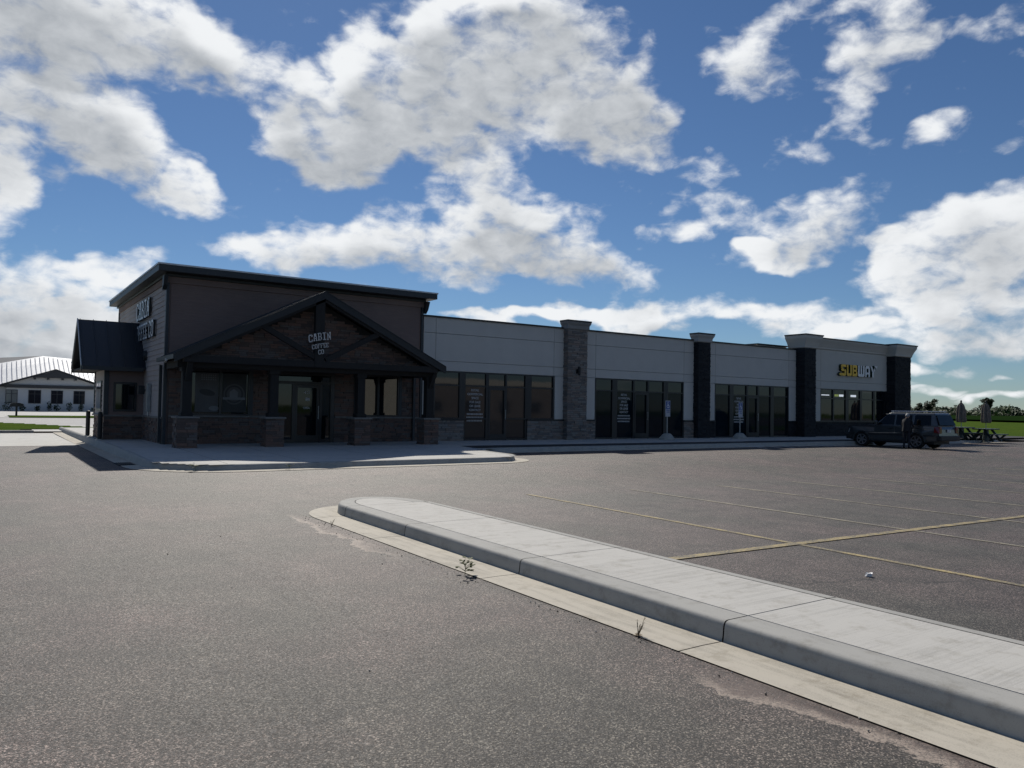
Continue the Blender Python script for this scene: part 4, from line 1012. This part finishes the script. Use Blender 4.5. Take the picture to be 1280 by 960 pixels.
dg_ = thing('storm_drain', 'dark iron drain grate set in the gutter at the left bend of the kerb', 'drain', (2.95, 21.0, gz(3, 21)))
zg = gz(3, 21) + .016
MB().box(2.72, 3.10, 20.55, 21.45, zg - .03, zg).build('frame', M_JOINT, dg_)
for i in range(7): MB().box(2.76 + i * .047, 2.785 + i * .047, 20.62, 21.38, zg + .001, zg + .014).build('bar', M_PLAST, dg_)

# ------------------------------------------------------------------ parked utility vehicle
def make_suv(x, y, z):
    t = thing('parked_suv', 'charcoal sport utility vehicle parked nose-in before the sandwich shop', 'car', (x, y, z))
    o = lambda *p: tuple(Vector((x, y, z)) + Vector(p) * .908)
    def arch(c, r, n=10): return [(c + r * math.cos(math.pi * i / n), .36 + r * math.sin(math.pi * i / n)) for i in range(n + 1)]
    side = [(-2.50, .42), (-1.80, .34)] + [p for p in arch(-1.38, .46)][::-1] + [(-.85, .32), (1.10, .32)] + arch(1.60, .46)[::-1] + [(2.15, .34), (2.42, .38), (2.50, .55), (2.50, .86), (2.44, 1.00), (2.25, 1.08), (1.05, 1.18), (.92, 1.19), (-2.44, 1.19), (-2.52, 1.02), (-2.55, .60)]
    def wid(yy, zz):
        w = .985
        if zz > .95: w -= .05 * (zz - .95) / .24
        if zz < .5: w -= .03
        if yy > 1.9: w -= .16 * ((yy - 1.9) / .6) ** 2
        if yy < -2.2: w -= .05
        return w
    mb = MB(); mb.loft([[o(s * wid(*p), p[0], p[1]) for p in side] for s in (-1, 1)])
    body = mb.build('body', M_CAR, t, bevel=.03)
    # greenhouse
    def ring(zz, k):
        f = (1.02 - .78 * k, -2.48 + .26 * k); w = .925 - .185 * k
        return [o(-w, f[1], zz), o(w, f[1], zz), o(w, f[0] - .1, zz), o(w * .55, f[0], zz), o(-w * .55, f[0], zz), o(-w, f[0] - .1, zz)]
    MB().loft([ring(1.17, 0), ring(1.50, .5), ring(1.80, .93), ring(1.86, 1.12)]).build('cabin', M_CAR, t, bevel=.025)
    def side_glass(s, ya, yb, yc, yd, z0=1.22, z1=1.74, nm='side_window'):
        W_ = lambda zz: .925 - .185 * (zz - 1.17) / .66 + .008
        p = [o(s * W_(z0), ya, z0), o(s * W_(z0), yb, z0), o(s * W_(z1), yc, z1), o(s * W_(z1), yd, z1)]
        MB().prism(p, (s * .006, 0, 0)).build(nm, M_CARG, t)
    for s in (-1, 1):
        side_glass(s, -.18, .72, .24, -.18); side_glass(s, -1.12, -.28, -.28, -1.10); side_glass(s, -2.12, -1.24, -1.26, -2.06)
        d_ = MB(); X = lambda e: s * (.985 + e)
        for ya, yb, nm in ((-.24, .88, 'front'), (-1.16, -.26, 'rear')):
            pts = [(ya, .42), (yb, .42), (yb, 1.16), (ya, 1.16)]
            if nm == 'rear': pts = [(-.92, .42), (-.27, .42), (-.27, 1.16), (-1.14, 1.16), (-1.14, .88)]
            dm = MB().prism([o(s * (.975 if q[1] < 1 else .945), q[0], q[1]) for q in pts], (s * .016, 0, 0)).build('door', M_CAR, t, bevel=.006)
            MB().box(*sorted((o(X(.0), 0, 0)[0], o(X(.035), 0, 0)[0])), o(0, ya + .10, 0)[1], o(0, ya + .30, 0)[1], o(0, 0, 1.0)[2], o(0, 0, 1.045)[2]).build('handle', M_PLAST, dm, bevel=.008)
        MB().box(*sorted((o(s * .955, 0, 0)[0], o(s * 1.0, 0, 0)[0])), o(0, -2.3, 0)[1], o(0, 2.2, 0)[1], o(0, 0, .66)[2], o(0, 0, .72)[2]).build('trim_strip', M_PLAST, t)
        mi = MB().box(*sorted((o(s * 1.02, 0, 0)[0], o(s * 1.22, 0, 0)[0])), o(0, .60, 0)[1], o(0, .74, 0)[1], o(0, 0, 1.20)[2], o(0, 0, 1.40)[2]).build('mirror', M_CAR, t, bevel=.03)
        MB().box(*sorted((o(s * .90, 0, 0)[0], o(s * 1.03, 0, 0)[0])), o(0, .64, 0)[1], o(0, .70, 0)[1], o(0, 0, 1.21)[2], o(0, 0, 1.25)[2]).build('arm', M_PLAST, mi)
        MB().tube(o(s * .66, -2.1, 1.93), o(s * .66, .1, 1.93), .022).tube(o(s * .66, -2.0, 1.86), o(s * .66, -2.0, 1.93), .02).tube(o(s * .66, 0, 1.86), o(s * .66, 0, 1.93), .02).build('roof_rail', M_CHROME, t)
        MB().prism([o(s * .955, -2.565, .82), o(s * .955, -2.28, .86), o(s * .955, -2.32, 1.14), o(s * .90, -2.53, 1.17)], (s * .035, 0, 0)).build('tail_light', M_TAIL, t, bevel=.01)
        MB().box(*sorted((o(s * .72, 0, 0)[0], o(s * .955, 0, 0)[0])), o(0, -2.575, 0)[1], o(0, -2.5, 0)[1], o(0, 0, .82)[2], o(0, 0, 1.16)[2]).build('tail_light', M_TAIL, t, bevel=.015)
        MB().prism([o(s * .56, 2.50, .74), o(s * .86, 2.42, .74), o(s * .88, 2.34, .95), o(s * .56, 2.48, .95)], (0, .035, 0)).build('headlight', M_HEADL, t)
        for yw in (1.60, -1.38):
            wh = MB(); cx = s * .84
            rings = [(r_, w_) for r_, w_ in ((.30, -.13), (.375, -.125), (.395, -.09), (.395, .09), (.375, .125), (.30, .13))]
            wh.loft([[o(cx + s * w_, yw + r_ * math.cos(2 * math.pi * a / 28), .395 + r_ * math.sin(2 * math.pi * a / 28)) for a in range(28)] for r_, w_ in rings])
            tyre = wh.build('wheel', M_RUB, t, smooth=False)
            rm = MB(); xo = cx + s * .118
            rm.loft([[o(xo + e, yw + r_ * math.cos(2 * math.pi * a / 20), .395 + r_ * math.sin(2 * math.pi * a / 20)) for a in range(20)] for r_, e in ((.29, -.0), (.285, s * .015), (.245, s * .012), (.24, -s * .03))], cap=False)
            for a in range(6):
                an = 2 * math.pi * a / 6 + .2; c_, s2 = math.cos(an), math.sin(an)
                rm.prism([o(xo, yw + .05 * c_ - .045 * s2, .395 + .05 * s2 + .045 * c_), o(xo, yw + .05 * c_ + .045 * s2, .395 + .05 * s2 - .045 * c_), o(xo, yw + .26 * c_ + .03 * s2, .395 + .26 * s2 - .03 * c_), o(xo, yw + .26 * c_ - .03 * s2, .395 + .26 * s2 + .03 * c_)], (s * .014, 0, 0))
            rm.tube(o(xo - s * .01, yw, .395), o(xo + s * .02, yw, .395), .07, .06, 12)
            rm.build('rim', M_ALLOY, tyre)
            af = MB()
            for i in range(12):
                a0, a1 = math.pi * i / 12, math.pi * (i + 1) / 12
                ri, ro = .44, .52
                af.prism([o(s * .965, yw + ri * math.cos(a0), .36 + ri * math.sin(a0)), o(s * .965, yw + ro * math.cos(a0), .36 + ro * math.sin(a0)), o(s * .965, yw + ro * math.cos(a1), .36 + ro * math.sin(a1)), o(s * .965, yw + ri * math.cos(a1), .36 + ri * math.sin(a1))], (s * .04, 0, 0))
            af.build('wheel_arch_trim', M_CAR, t)
            MB().box(*sorted((o(s * .45, 0, 0)[0], o(s * .66, 0, 0)[0])), o(0, yw - .46, 0)[1], o(0, yw + .46, 0)[1], o(0, 0, .34)[2], o(0, 0, .84)[2]).build('wheel_well', M_PLAST, t)
    MB().box(o(-.97, 0, 0)[0], o(.97, 0, 0)[0], o(0, -2.66, 0)[1], o(0, -2.40, 0)[1], o(0, 0, .44)[2], o(0, 0, .70)[2]).build('rear_bumper', M_PLAST, t, bevel=.04)
    MB().box(o(-.90, 0, 0)[0], o(.90, 0, 0)[0], o(0, 2.34, 0)[1], o(0, 2.58, 0)[1], o(0, 0, .38)[2], o(0, 0, .66)[2]).build('front_bumper', M_PLAST, t, bevel=.04)
    MB().box(o(-.5, 0, 0)[0], o(.5, 0, 0)[0], o(0, 2.47, 0)[1], o(0, 2.52, 0)[1], o(0, 0, .72)[2], o(0, 0, .97)[2]).build('grille', M_PLAST, t)
    MB().prism([o(-.80, -2.497, 1.24), o(.80, -2.497, 1.24), o(.70, -2.285, 1.76), o(-.70, -2.285, 1.76)], (0, -.02, 0)).build('rear_window', M_CARG, t)
    MB().prism([o(-.80, 1.02, 1.22), o(.80, 1.02, 1.22), o(.68, .36, 1.76), o(-.68, .36, 1.76)], (0, .03, .03)).build('windscreen', M_CARG, t)
    MB().box(o(-.17, 0, 0)[0], o(.17, 0, 0)[0], o(0, -2.575, 0)[1], o(0, -2.54, 0)[1], o(0, 0, .88)[2], o(0, 0, 1.02)[2]).build('number_plate', M_PLATE, t)
    MB().box(o(-.78, 0, 0)[0], o(.78, 0, 0)[0], o(0, -2.2, 0)[1], o(0, 2.2, 0)[1], o(0, 0, .25)[2], o(0, 0, .40)[2]).build('underbody', M_PLAST, t)
    return t
make_suv(37.0, 20.30, gz(36.6, 19.8))

# ------------------------------------------------------------------ person standing beside the vehicle
def make_person(x, y, z, yaw, label):
    t = thing('person', label, 'person', (x, y, z)); H = 1.68
    J = {'pel': (0, 0, .93), 'wai': (.01, 0, 1.08), 'che': (.05, 0, 1.30), 'nec': (.09, 0, 1.45), 'hea': (.13, 0, 1.54), 'top': (.15, 0, 1.66),
         'hl': (0, .09, .90), 'kl': (.05, .11, .49), 'al': (-.03, .12, .08), 'tl': (.12, .13, .035), 'hr': (0, -.09, .90), 'kr': (.02, -.11, .49), 'ar': (-.09, -.13, .08), 'tr': (.06, -.14, .035),
         'sl': (.06, .17, 1.37), 'el': (.10, .24, 1.11), 'wl': (.30, .20, 1.04), 'fl': (.38, .17, 1.05), 'sr': (.06, -.17, 1.37), 'er': (.12, -.25, 1.12), 'wr': (.33, -.19, 1.07), 'fr': (.41, -.16, 1.09)}
    Rd = {'pel': .15, 'wai': .135, 'che': .155, 'nec': .062, 'hea': .088, 'top': .062, 'hl': .095, 'kl': .062, 'al': .045, 'tl': .035, 'hr': .095, 'kr': .062, 'ar': .045, 'tr': .035,
          'sl': .068, 'el': .05, 'wl': .034, 'fl': .03, 'sr': .068, 'er': .05, 'wr': .034, 'fr': .03}
    Ed = [('pel', 'wai'), ('wai', 'che'), ('che', 'nec'), ('nec', 'hea'), ('hea', 'top'), ('pel', 'hl'), ('hl', 'kl'), ('kl', 'al'), ('al', 'tl'), ('pel', 'hr'), ('hr', 'kr'), ('kr', 'ar'), ('ar', 'tr'), ('che', 'sl'), ('sl', 'el'), ('el', 'wl'), ('wl', 'fl'), ('che', 'sr'), ('sr', 'er'), ('er', 'wr'), ('wr', 'fr')]
    ks = list(J)
    for s_, b in ((1, 'fl'), (-1, 'fr')):           # five fingers on each hand
        bx_, by_, bz_ = J[b]
        for q, (dy, dz, ln) in enumerate(((.030, .012, .060), (.012, .018, .072), (-.006, .016, .068), (-.022, .008, .055), (.030 * s_, .030, .045))):
            n1, n2 = b + 'f%d' % q, b + 'g%d' % q
            J[n1] = (bx_ + ln * .55, by_ + dy, bz_ + dz); J[n2] = (bx_ + ln, by_ + dy, bz_ + dz - .022)
            Rd[n1] = .010; Rd[n2] = .008; Ed += [(b, n1), (n1, n2)]
    ks = list(J); me = bpy.data.meshes.new('body'); me.from_pydata([J[k] for k in ks], [(ks.index(a), ks.index(b)) for a, b in Ed], [])
    ob = bpy.data.objects.new('body', me); COL.objects.link(ob)
    sk = ob.modifiers.new('skin', 'SKIN'); sk.use_smooth_shade = True
    for i, k in enumerate(ks):
        me.skin_vertices[0].data[i].radius = (Rd[k], Rd[k] * (1.0 if k not in ('che', 'wai', 'pel') else .85)); me.skin_vertices[0].data[i].use_root = (k == 'pel')
    ob.modifiers.new('sub', 'SUBSURF').levels = 2; ob.modifiers['sub'].render_levels = 2
    dg = bpy.context.evaluated_depsgraph_get(); fm = bpy.data.meshes.new_from_object(ob.evaluated_get(dg)); fm.name = 'body'; bpy.data.objects.remove(ob)
    fm.materials.clear()
    for mt in (M_SKIN, M_JACKET, M_JEANS, M_SHOE): fm.materials.append(mt)
    for p in fm.polygons:
        c = p.center
        p.material_index = 3 if c.z < .085 else 2 if c.z < .94 and abs(c.y) < .22 and c.x < .2 else 0 if (c.z > 1.475 or c.x > .31) else 1
        p.use_smooth = True
    b = bpy.data.objects.new('body', fm); COL.objects.link(b); b.parent = t
    # hair, eyes, nose, ears
    h = MB(); h.loft([[(.135 + r_ * math.cos(a * math.pi / 7) - dx, r_ * .88 * math.sin(a * math.pi / 7), zz) for a in range(14)] for r_, zz, dx in ((.088, 1.545, .035), (.108, 1.59, .022), (.105, 1.64, .012), (.08, 1.685, .005), (.03, 1.71, 0))])
    h.build('hair', M_HAIR, None, smooth=True).parent = t
    f = MB(); f.loft([[(.215 + dx, .012 * math.cos(a * 1.57), zz + .010 * math.sin(a * 1.57)) for a in range(4)] for dx, zz in ((0, 1.575), (.022, 1.555))]); f.build('nose', M_SKIN, None).parent = t
    for s_ in (-1, 1):
        e = MB(); e.lathe([(.002, -.012), (.011, -.004), (.011, .004), (.002, .012)], (.215, s_ * .032, 1.592), 8); e.build('eye', M_SHOE, None).parent = t
        e = MB(); e.loft([[(.125 + r_ * math.cos(a * math.pi / 4), s_ * yy, 1.572 + 1.4 * r_ * math.sin(a * math.pi / 4)) for a in range(8)] for r_, yy in ((.012, .078), (.02, .095), (.012, .1))]); e.build('ear', M_SKIN, None).parent = t
    c = MB(); c.loft([[(dx + rx * math.cos(a * math.pi / 8), ry * math.sin(a * math.pi / 8), zz) for a in range(16)] for rx, ry, zz, dx in ((.175, .205, .84, .0), (.172, .20, .93, .0), (.158, .185, 1.08, .02), (.165, .20, 1.24, .05), (.15, .215, 1.36, .06), (.09, .10, 1.45, .085), (.085, .09, 1.49, .09))], cap=False)
    c.build('jacket', M_JACKET, None, smooth=True).parent = t
    t.rotation_euler = (0, 0, yaw); t.scale = (.96, .96, .96); return t
make_person(35.62, 19.22, gz(35.6, 19.2), R(8), 'person in dark jacket and trousers standing at the rear side door of the vehicle')

# ------------------------------------------------------------------ picnic tables with folded umbrellas
def make_table(x, y, z, yaw, label):
    t = thing('picnic_table', label, 'picnic table', (x, y, z), 'picnic tables on the patio')
    p = lambda a, b, c: (x + a, y + b, z + c)
    top = MB(); top.box(*[v for pr in zip(p(-.9, -.38, .70), p(.9, .38, .77)) for v in pr]); top.build('tabletop', M_TABLE, t, bevel=.015)
    for s_ in (-1, 1):
        MB().box(*[v for pr in zip(p(-.9, s_ * .72 - .15, .40), p(.9, s_ * .72 + .15, .46)) for v in pr]).build('bench', M_TABLE, t, bevel=.012)
    for s_ in (-1, 1):
        for q in (-1, 1):
            MB().beam(p(s_ * .45, q * .12, .71), p(s_ * .50, q * .62, .02), .11, .10, up=(1, 0, 0)).build('leg', M_TABLE, t)
            MB().beam(p(s_ * .47, q * .86, .42), p(s_ * .47, q * .10, .42), .05, .05).build('bench_bracket', M_TABLE, t)
            MB().beam(p(s_ * .85, q * .72, .42), p(s_ * .52, q * .45, .06), .10, .08, up=(1, 0, 0)).build('brace', M_TABLE, t)
    MB().lathe([(.14, .69), (.16, .40), (.20, .02), (.24, 0)], (x, y, z), 10).build('pedestal', M_TABLE, t)
    return t
def make_umbrella(x, y, z, label, h=2.72):
    t = thing('closed_umbrella', label, 'umbrella', (x, y, z), 'closed umbrellas in the picnic tables')
    MB().tube((x, y, z + .05), (x, y, z + h), .022).build('pole', M_STEEL, t)
    fold = lambda a, q: 1 + .22 * math.cos(8 * a) + .06 * math.sin(3 * a + q * 4)
    MB().lathe([(q, 1.05 + (w_ - 1.18) * .83) for q, w_ in ((.20, 1.18), (.25, 1.28), (.24, 1.5), (.22, 1.75), (.21, 2.0), (.19, 2.25), (.14, 2.45), (.05, 2.60), (.03, 2.64))], (x, y, z), 48, wob=fold).build('canopy', M_CANVAS, t, smooth=True)
    MB().lathe([(.225, 1.62), (.23, 1.66), (.225, 1.70)], (x, y, z), 24).build('tie_strap', M_CANVAS, t)
    MB().lathe([(.02, 2.24), (.05, 2.27), (.05, 2.34), (.015, 2.39)], (x, y, z), 10).build('finial', M_PLAST, t)
for i, (x, y, a, l2) in enumerate(((48.5, 22.85, 'picnic table nearer the parked vehicle with folded tan umbrella', 'folded tan umbrella rising just right of the parked vehicle'), (49.6, 21.95, 'outer picnic table beside the grass with folded tan umbrella', 'folded tan umbrella in front of the tall far tree'))):
    zz = wz(x, max(y, 22.2)); make_table(x, y, zz - (.0 if y > 22 else .05), 0, a); make_umbrella(x, y, zz, l2, 2.26)

# ------------------------------------------------------------------ weeds and litter
wr = random.Random(5)
def weed(x, y, h, n, label, leafy=True, mat=None):
    z = gz(x, y) + .004; t = thing('weed', label, 'weed', (x, y, z))
    stem = MB(); leaf = MB()
    def leafq(c, d_, L, wd):
        d_ = Vector(d_).normalized(); sd = d_.cross(Vector((0, 0, 1)))
        if sd.length < .1: sd = Vector((1, 0, 0))
        sd.normalize(); c = Vector(c)
        leaf.poly([c, c + d_ * L * .35 + sd * wd, c + d_ * L * .75 + sd * wd * .7, c + d_ * L, c + d_ * L * .75 - sd * wd * .7, c + d_ * L * .35 - sd * wd])
    if leafy:
        stem.tube((x, y, z), (x + .004, y, z + h * .7), .0035, .0022, 5)
        for i in range(n):
            a = wr.uniform(0, 6.28); r0 = wr.uniform(.3, .85) * h; zz = z + h * wr.uniform(.35, 1.0); rr = wr.uniform(.25, .6) * h
            e = Vector((x + rr * math.cos(a), y + rr * math.sin(a), zz)); stem.tube((x, y, z + (zz - z) * .6), e, .002, .0014, 4)
            for q in range(4):
                an = a + wr.uniform(-1.3, 1.3); leafq(e, (math.cos(an), math.sin(an), wr.uniform(-.3, .5)), wr.uniform(.20, .32) * h, wr.uniform(.07, .12) * h)
    else:
        for i in range(n):
            a = wr.uniform(0, 6.28); l_ = wr.uniform(.5, 1) * h; e = Vector((x + .45 * l_ * math.cos(a), y + .45 * l_ * math.sin(a), z + l_))
            stem.tube((x, y, z), e, .0025, .0012, 4)
            for q in range(2): leafq(Vector((x, y, z)).lerp(e, wr.uniform(.4, 1)), (math.cos(a), math.sin(a), .8), .22 * h, .03 * h)
        for i in range(14):
            a = wr.uniform(0, 6.28); leafq((x, y, z + .004), (math.cos(a), math.sin(a), wr.uniform(.05, .5)), wr.uniform(.15, .35) * h, .05 * h)
    stem.build('stem', M_DRY if not leafy else M_WEED, t); leaf.build('leaves', mat or M_WEED, t, stuff=False)
weed(3.83, 6.32, .155, 17, 'bushy little green weed growing at the gutter edge of the near island')
weed(3.86, 4.00, .13, 8, 'sparse dry weed sprig in the gutter seam of the near island', False, M_DRY)
weed(3.86, 9.8, .10, 6, 'low dry grass tuft at the gutter edge near the island tip', False, M_DRY)
weed(3.95, 18.2, .22, 8, 'green weed at the left bend of the coffee house kerb')
weed(6.0, 17.98, .15, 6, 'small green weed at the middle of the coffee house kerb')
def litter(x, y, s, label, mat):
    z = gz(x, y) + .004; t = thing('litter', label, 'litter', (x, y, z)); mb = MB(); n = 9; rr = random.Random(int(x * 100))
    for k in range(2):
        ring = [(x + s * rr.uniform(.6, 1) * math.cos(6.28 * a / n), y + s * rr.uniform(.5, 1) * math.sin(6.28 * a / n), z + (k * s * rr.uniform(.5, 1.0))) for a in range(n)]
        mb.v += ring
    for a in range(n):
        b = (a + 1) % n; mb.f.append((a, b, n + b, n + a)); mb.m.append(0)
    mb.f.append(tuple(range(n, 2 * n))); mb.m.append(0)
    mb.build('crumpled_paper', mat, t)
litter(7.42, 4.39, .040, 'crumpled white paper scrap on the asphalt between the yellow lines', M_SIGNW)
gsd = random.Random(21)
peb = MB()
for i in range(150):
    y = gsd.uniform(1.2, 11); x = 3.80 + gsd.gauss(0, .10) if gsd.random() < .9 else gsd.uniform(1.0, 3.8); s = gsd.uniform(.003, .009); z = gz(x, y) + .002
    n = 6; peb.loft([[(x + s * (1 if k == 1 else .5) * gsd.uniform(.7, 1.1) * math.cos(6.28 * a / n), y + s * (1 if k == 1 else .5) * gsd.uniform(.7, 1.1) * math.sin(6.28 * a / n), z + k * s * .5) for a in range(n)] for k in range(3)], gsd.randrange(3))
pb = peb.build('gravel', [M_KERB, M_JOINT, M_GUTT]); pb['kind'] = 'stuff'

# ------------------------------------------------------------------ across the street
HY = 95.0; HG = .21
house = thing('house', 'white sided house with pale seamed metal roof across the street', 'house', (5, HY, HG))
MB().box(-6, 24, HY, HY + 16, HG - .4, 2.95).build('wall', M_HWALL, house)
MB().prism([(1.9, HY - 1.0, HG - .3), (10.25, HY - 1.0, HG - .3), (10.25, HY - 1.0, 3.0), (6.15, HY - 1.0, 4.42), (1.9, HY - 1.0, 3.0)], (0, 1.1, 0)).build('front_bay', M_HWALL, house)
A = (5.45, 104.0, 6.42)
rf = MB().prism([(-7.2, HY - .5, 2.9), (25, HY - .5, 2.9), (25, 101.5, 4.9), A], (0, .02, .08)).build('roof', M_HROOF, house)
sm_ = MB()
for i in range(70):                                # standing seams, upslope lines
    x = -7 + i * .45
    if x < A[0]: t1 = (x + 7.2) / (A[0] + 7.2)
    else: t1 = 1 - (x - A[0]) / (25 - A[0]) * .31
    y1 = HY - .5 + (A[1] - HY + .5) * t1 * .97; z1 = 2.9 + (A[2] - 2.9) * t1 * .97
    sm_.beam((x, HY - .5, 3.02), (x, y1, z1 + .10), .035, .05)
sm_.build('roof_seams', M_HSEAM, rf, stuff=True)
MB().prism([(-7.2, HY - .5, 2.88), A, (-4.2, 118, 6.1), (-12, 112, 2.88)], (0, 0, .08)).build('roof', M_HDARK, house)
MB().box(-7.2, 25, HY - .55, HY - .35, 2.70, 2.92).build('gutter', M_HDARK, house)
for sgn in (-1, 1):
    MB().prism([(6.15, HY - 1.6, 4.66), (6.15 + sgn * 4.75, HY - 1.6, 2.98), (6.15 + sgn * 4.75, HY - 1.6, 2.86), (6.15, HY - 1.6, 4.5)], (0, 4.5, 0)).build('gable_roof', M_HDARK, house)
MB().box(1.7, 10.6, HY - 1.25, HY - 1.0, 2.62, 2.95).build('eave_band', M_HDARK, house)
MB().prism([(6.15, HY - 1.55, 4.5), (4.05, HY - 1.55, 3.72), (8.25, HY - 1.55, 3.72)], (0, .2, 0)).build('gable_truss', M_HDARK, house)
for x in (4.3, 5.5, 6.8, 8.0): MB().box(x - .1, x + .1, HY - 1.5, HY - 1.0, 3.52, 3.74).build('bracket', M_HDARK, house)
for i, (x0, x1) in enumerate(((1.82, 2.86), (3.80, 4.92), (5.82, 6.90), (7.88, 8.94), (9.86, 10.7))):
    yb = HY - 1.0 if 1.9 < x0 and x1 < 10.25 else (HY - 1.0 if i == 0 else HY)
    if i in (0, 4): yb = HY - (1.0 if i == 0 else 0)
    f = MB().box(x0, x1, yb - .05, yb + .02, 1.02, 2.42).build('window', M_HDARK, house); xm = (x0 + x1) / 2
    for a, b, c, d_ in ((x0 + .06, xm - .04, 1.08, 1.98), (xm + .04, x1 - .06, 1.08, 1.98), (x0 + .06, xm - .04, 2.04, 2.36), (xm + .04, x1 - .06, 2.04, 2.36)):
        bx('pane', M_PALEGLASS if i == 0 else M_HGLASS, f, a, b, yb - .07, yb - .051, c, d_)

def leaf_cloud(mb, c, r, n, s, rng, mat=0, flat=1.0):
    for i in range(n):
        while True:
            p = Vector((rng.uniform(-1, 1), rng.uniform(-1, 1), rng.uniform(-1, 1)))
            if .25 < p.length < 1: break
        q = Vector((c[0] + p.x * r[0], c[1] + p.y * r[1], c[2] + p.z * r[2]))
        u = Vector((rng.gauss(0, 1), rng.gauss(0, 1), rng.gauss(0, 1))).normalized(); w_ = u.orthogonal().normalized() * s * rng.uniform(.6, 1.3); u2 = u * s * rng.uniform(.5, 1.1)
        mb.poly([q - u2, q + w_ * .6, q + u2, q - w_ * .6], mat)
tr = random.Random(9)
SHR = [(2.05, 93.3, .5, .9, 'dark boxy shrub at the left edge of the picture beside the house'), (3.3, 93.2, .32, .7, 'low shrub under the wall left of the first dark house window'), (4.6, 93.2, .28, .6, 'low shrub under the first dark house window'), (5.65, 93.2, .28, 1.0, 'narrow upright shrub between the first two dark house windows'), (6.35, 93.2, .35, .7, 'rounded shrub under the middle dark house window'), (7.45, 93.2, .32, 1.0, 'dense shrub between the last two dark house windows'), (8.55, 93.2, .26, .8, 'slim shrub under the last dark house window'), (9.8, 93.2, .4, .5, 'spreading low shrub beside the coffee house corner in the distance')]
for x, y, r_, h, lab in SHR:
    t = thing('shrub', lab, 'shrub', (x, y, .2), 'shrubs along the white house')
    MB().tube((x, y, .15), (x, y, .2 + h * .5), .03).build('stem', M_BARK, t); mb = MB(); leaf_cloud(mb, (x, y, .2 + h * .55), (r_, r_, h * .5), 110, .09, tr); mb.build('foliage', M_LEAF1, t)
mbx = thing('mailbox', 'dark mailbox on a post beside the street', 'mailbox', (2.15, 71.8, .03))
MB().box(2.08, 2.22, 71.72, 71.88, .0, .85).build('post', M_PLAST, mbx)
mm = MB(); mm.prism([(1.70, 71.5, .82), (2.60, 71.5, .82), (2.60, 71.5, 1.0)] + [(2.15 + .45 * math.cos(R(a)), 71.5, 1.0 + .12 * math.sin(R(a))) for a in range(0, 181, 30)][1:-1] + [(1.70, 71.5, 1.0)], (0, .6, 0)); mm.build('box', M_PLAST, mbx)

# ------------------------------------------------------------------ far trees
def tree(x, y, h, r_, label, leaf, n=900, group=None, s=.5):
    z = far_h(x, y); t = thing('tree', label, 'tree', (x, y, z), group)
    tk = MB(); tk.tube((x, y, z - .2), (x, y, z + h * .55), h * .035, h * .018, 7)
    for i in range(7):
        a = i * 2.4; tk.tube((x, y, z + h * (.25 + .05 * i)), (x + r_ * .6 * math.cos(a), y + r_ * .6 * math.sin(a), z + h * (.5 + .05 * i)), h * .014, h * .005, 5)
    tk.build('trunk', M_BARK, t)
    cr = MB()
    for i in range(13):
        a = tr.uniform(0, 6.28); q = tr.uniform(.15, .7) * r_; zz = z + h * tr.uniform(.38, .88); rr = r_ * tr.uniform(.28, .46)
        leaf_cloud(cr, (x + q * math.cos(a), y + q * math.sin(a), zz), (rr, rr, rr * .85), n // 13, s, tr)
    cr.build('crown', leaf, t); return t
def polar(px_az, d): return (d * math.sin(R(px_az)), d * math.cos(R(px_az)))
x, y = polar(66.15, 330); tree(x, y, 8.2, 2.9, 'tall broad tree standing alone above the far tree line', M_LEAF1, 1500, s=.42)
x, y = polar(63.0, 420); tree(x, y, 8.6, 3.6, 'rounded tree rising over the wood just right of the shop row', M_LEAF1, 1100, s=.5)
x, y = polar(62.35, 430); tree(x, y, 7.6, 2.4, 'narrow tree at the corner of the shop row in the far tree line', M_LEAF1, 800, s=.5)
wood = MB()
for i in range(520):
    az = 44 + 56 * (i + tr.random()) / 520; d_ = tr.uniform(500, 590); x, y = polar(az, d_); z = far_h(x, y); h = tr.uniform(3.4, 6.0) + 1.2 * math.sin(az * 1.9) + .8 * math.sin(az * 4.7); rr = tr.uniform(2.6, 4.4)
    leaf_cloud(wood, (x, y, z + h * .48), (rr, rr, h * .52), 70, 1.3, tr, tr.randrange(3) // 2)
for i in range(420):
    az = 44 + 56 * (i + tr.random()) / 420; d_ = tr.uniform(495, 560); x, y = polar(az, d_); z = far_h(x, y)
    leaf_cloud(wood, (x, y, z + 1.7), (4.5, 4.5, 1.9), 30, 1.3, tr, tr.randrange(3) // 2)
wd = wood.build('far_wood', [M_LEAF1, M_LEAF2]); wd['kind'] = 'stuff'

# ------------------------------------------------------------------ across the lot behind the photographer (seen in the shop glass)
bk = thing('roadside_building', 'long low brick and metal building on the far side of the parking lot', 'building', (62, -46, -.4))
MB().box(50, 82, -62, -46, -.5, 4.7).build('wall', M_BRICK, bk); MB().box(40.5, 49.9, -60, -45.6, -.5, 5.6).build('wall', M_BEIGE, bk)
MB().box(49.95, 82.2, -62.2, -45.8, 4.71, 5.6).build('fascia', M_CREAM, bk)
for x in range(53, 80, 6):
    f = MB().box(x, x + 2.2, -46.1, -45.95, .6, 2.4).build('window', M_FRAME, bk); bx('pane', M_HGLASS, f, x + .1, x + 2.1, -45.94, -45.92, .7, 2.3)
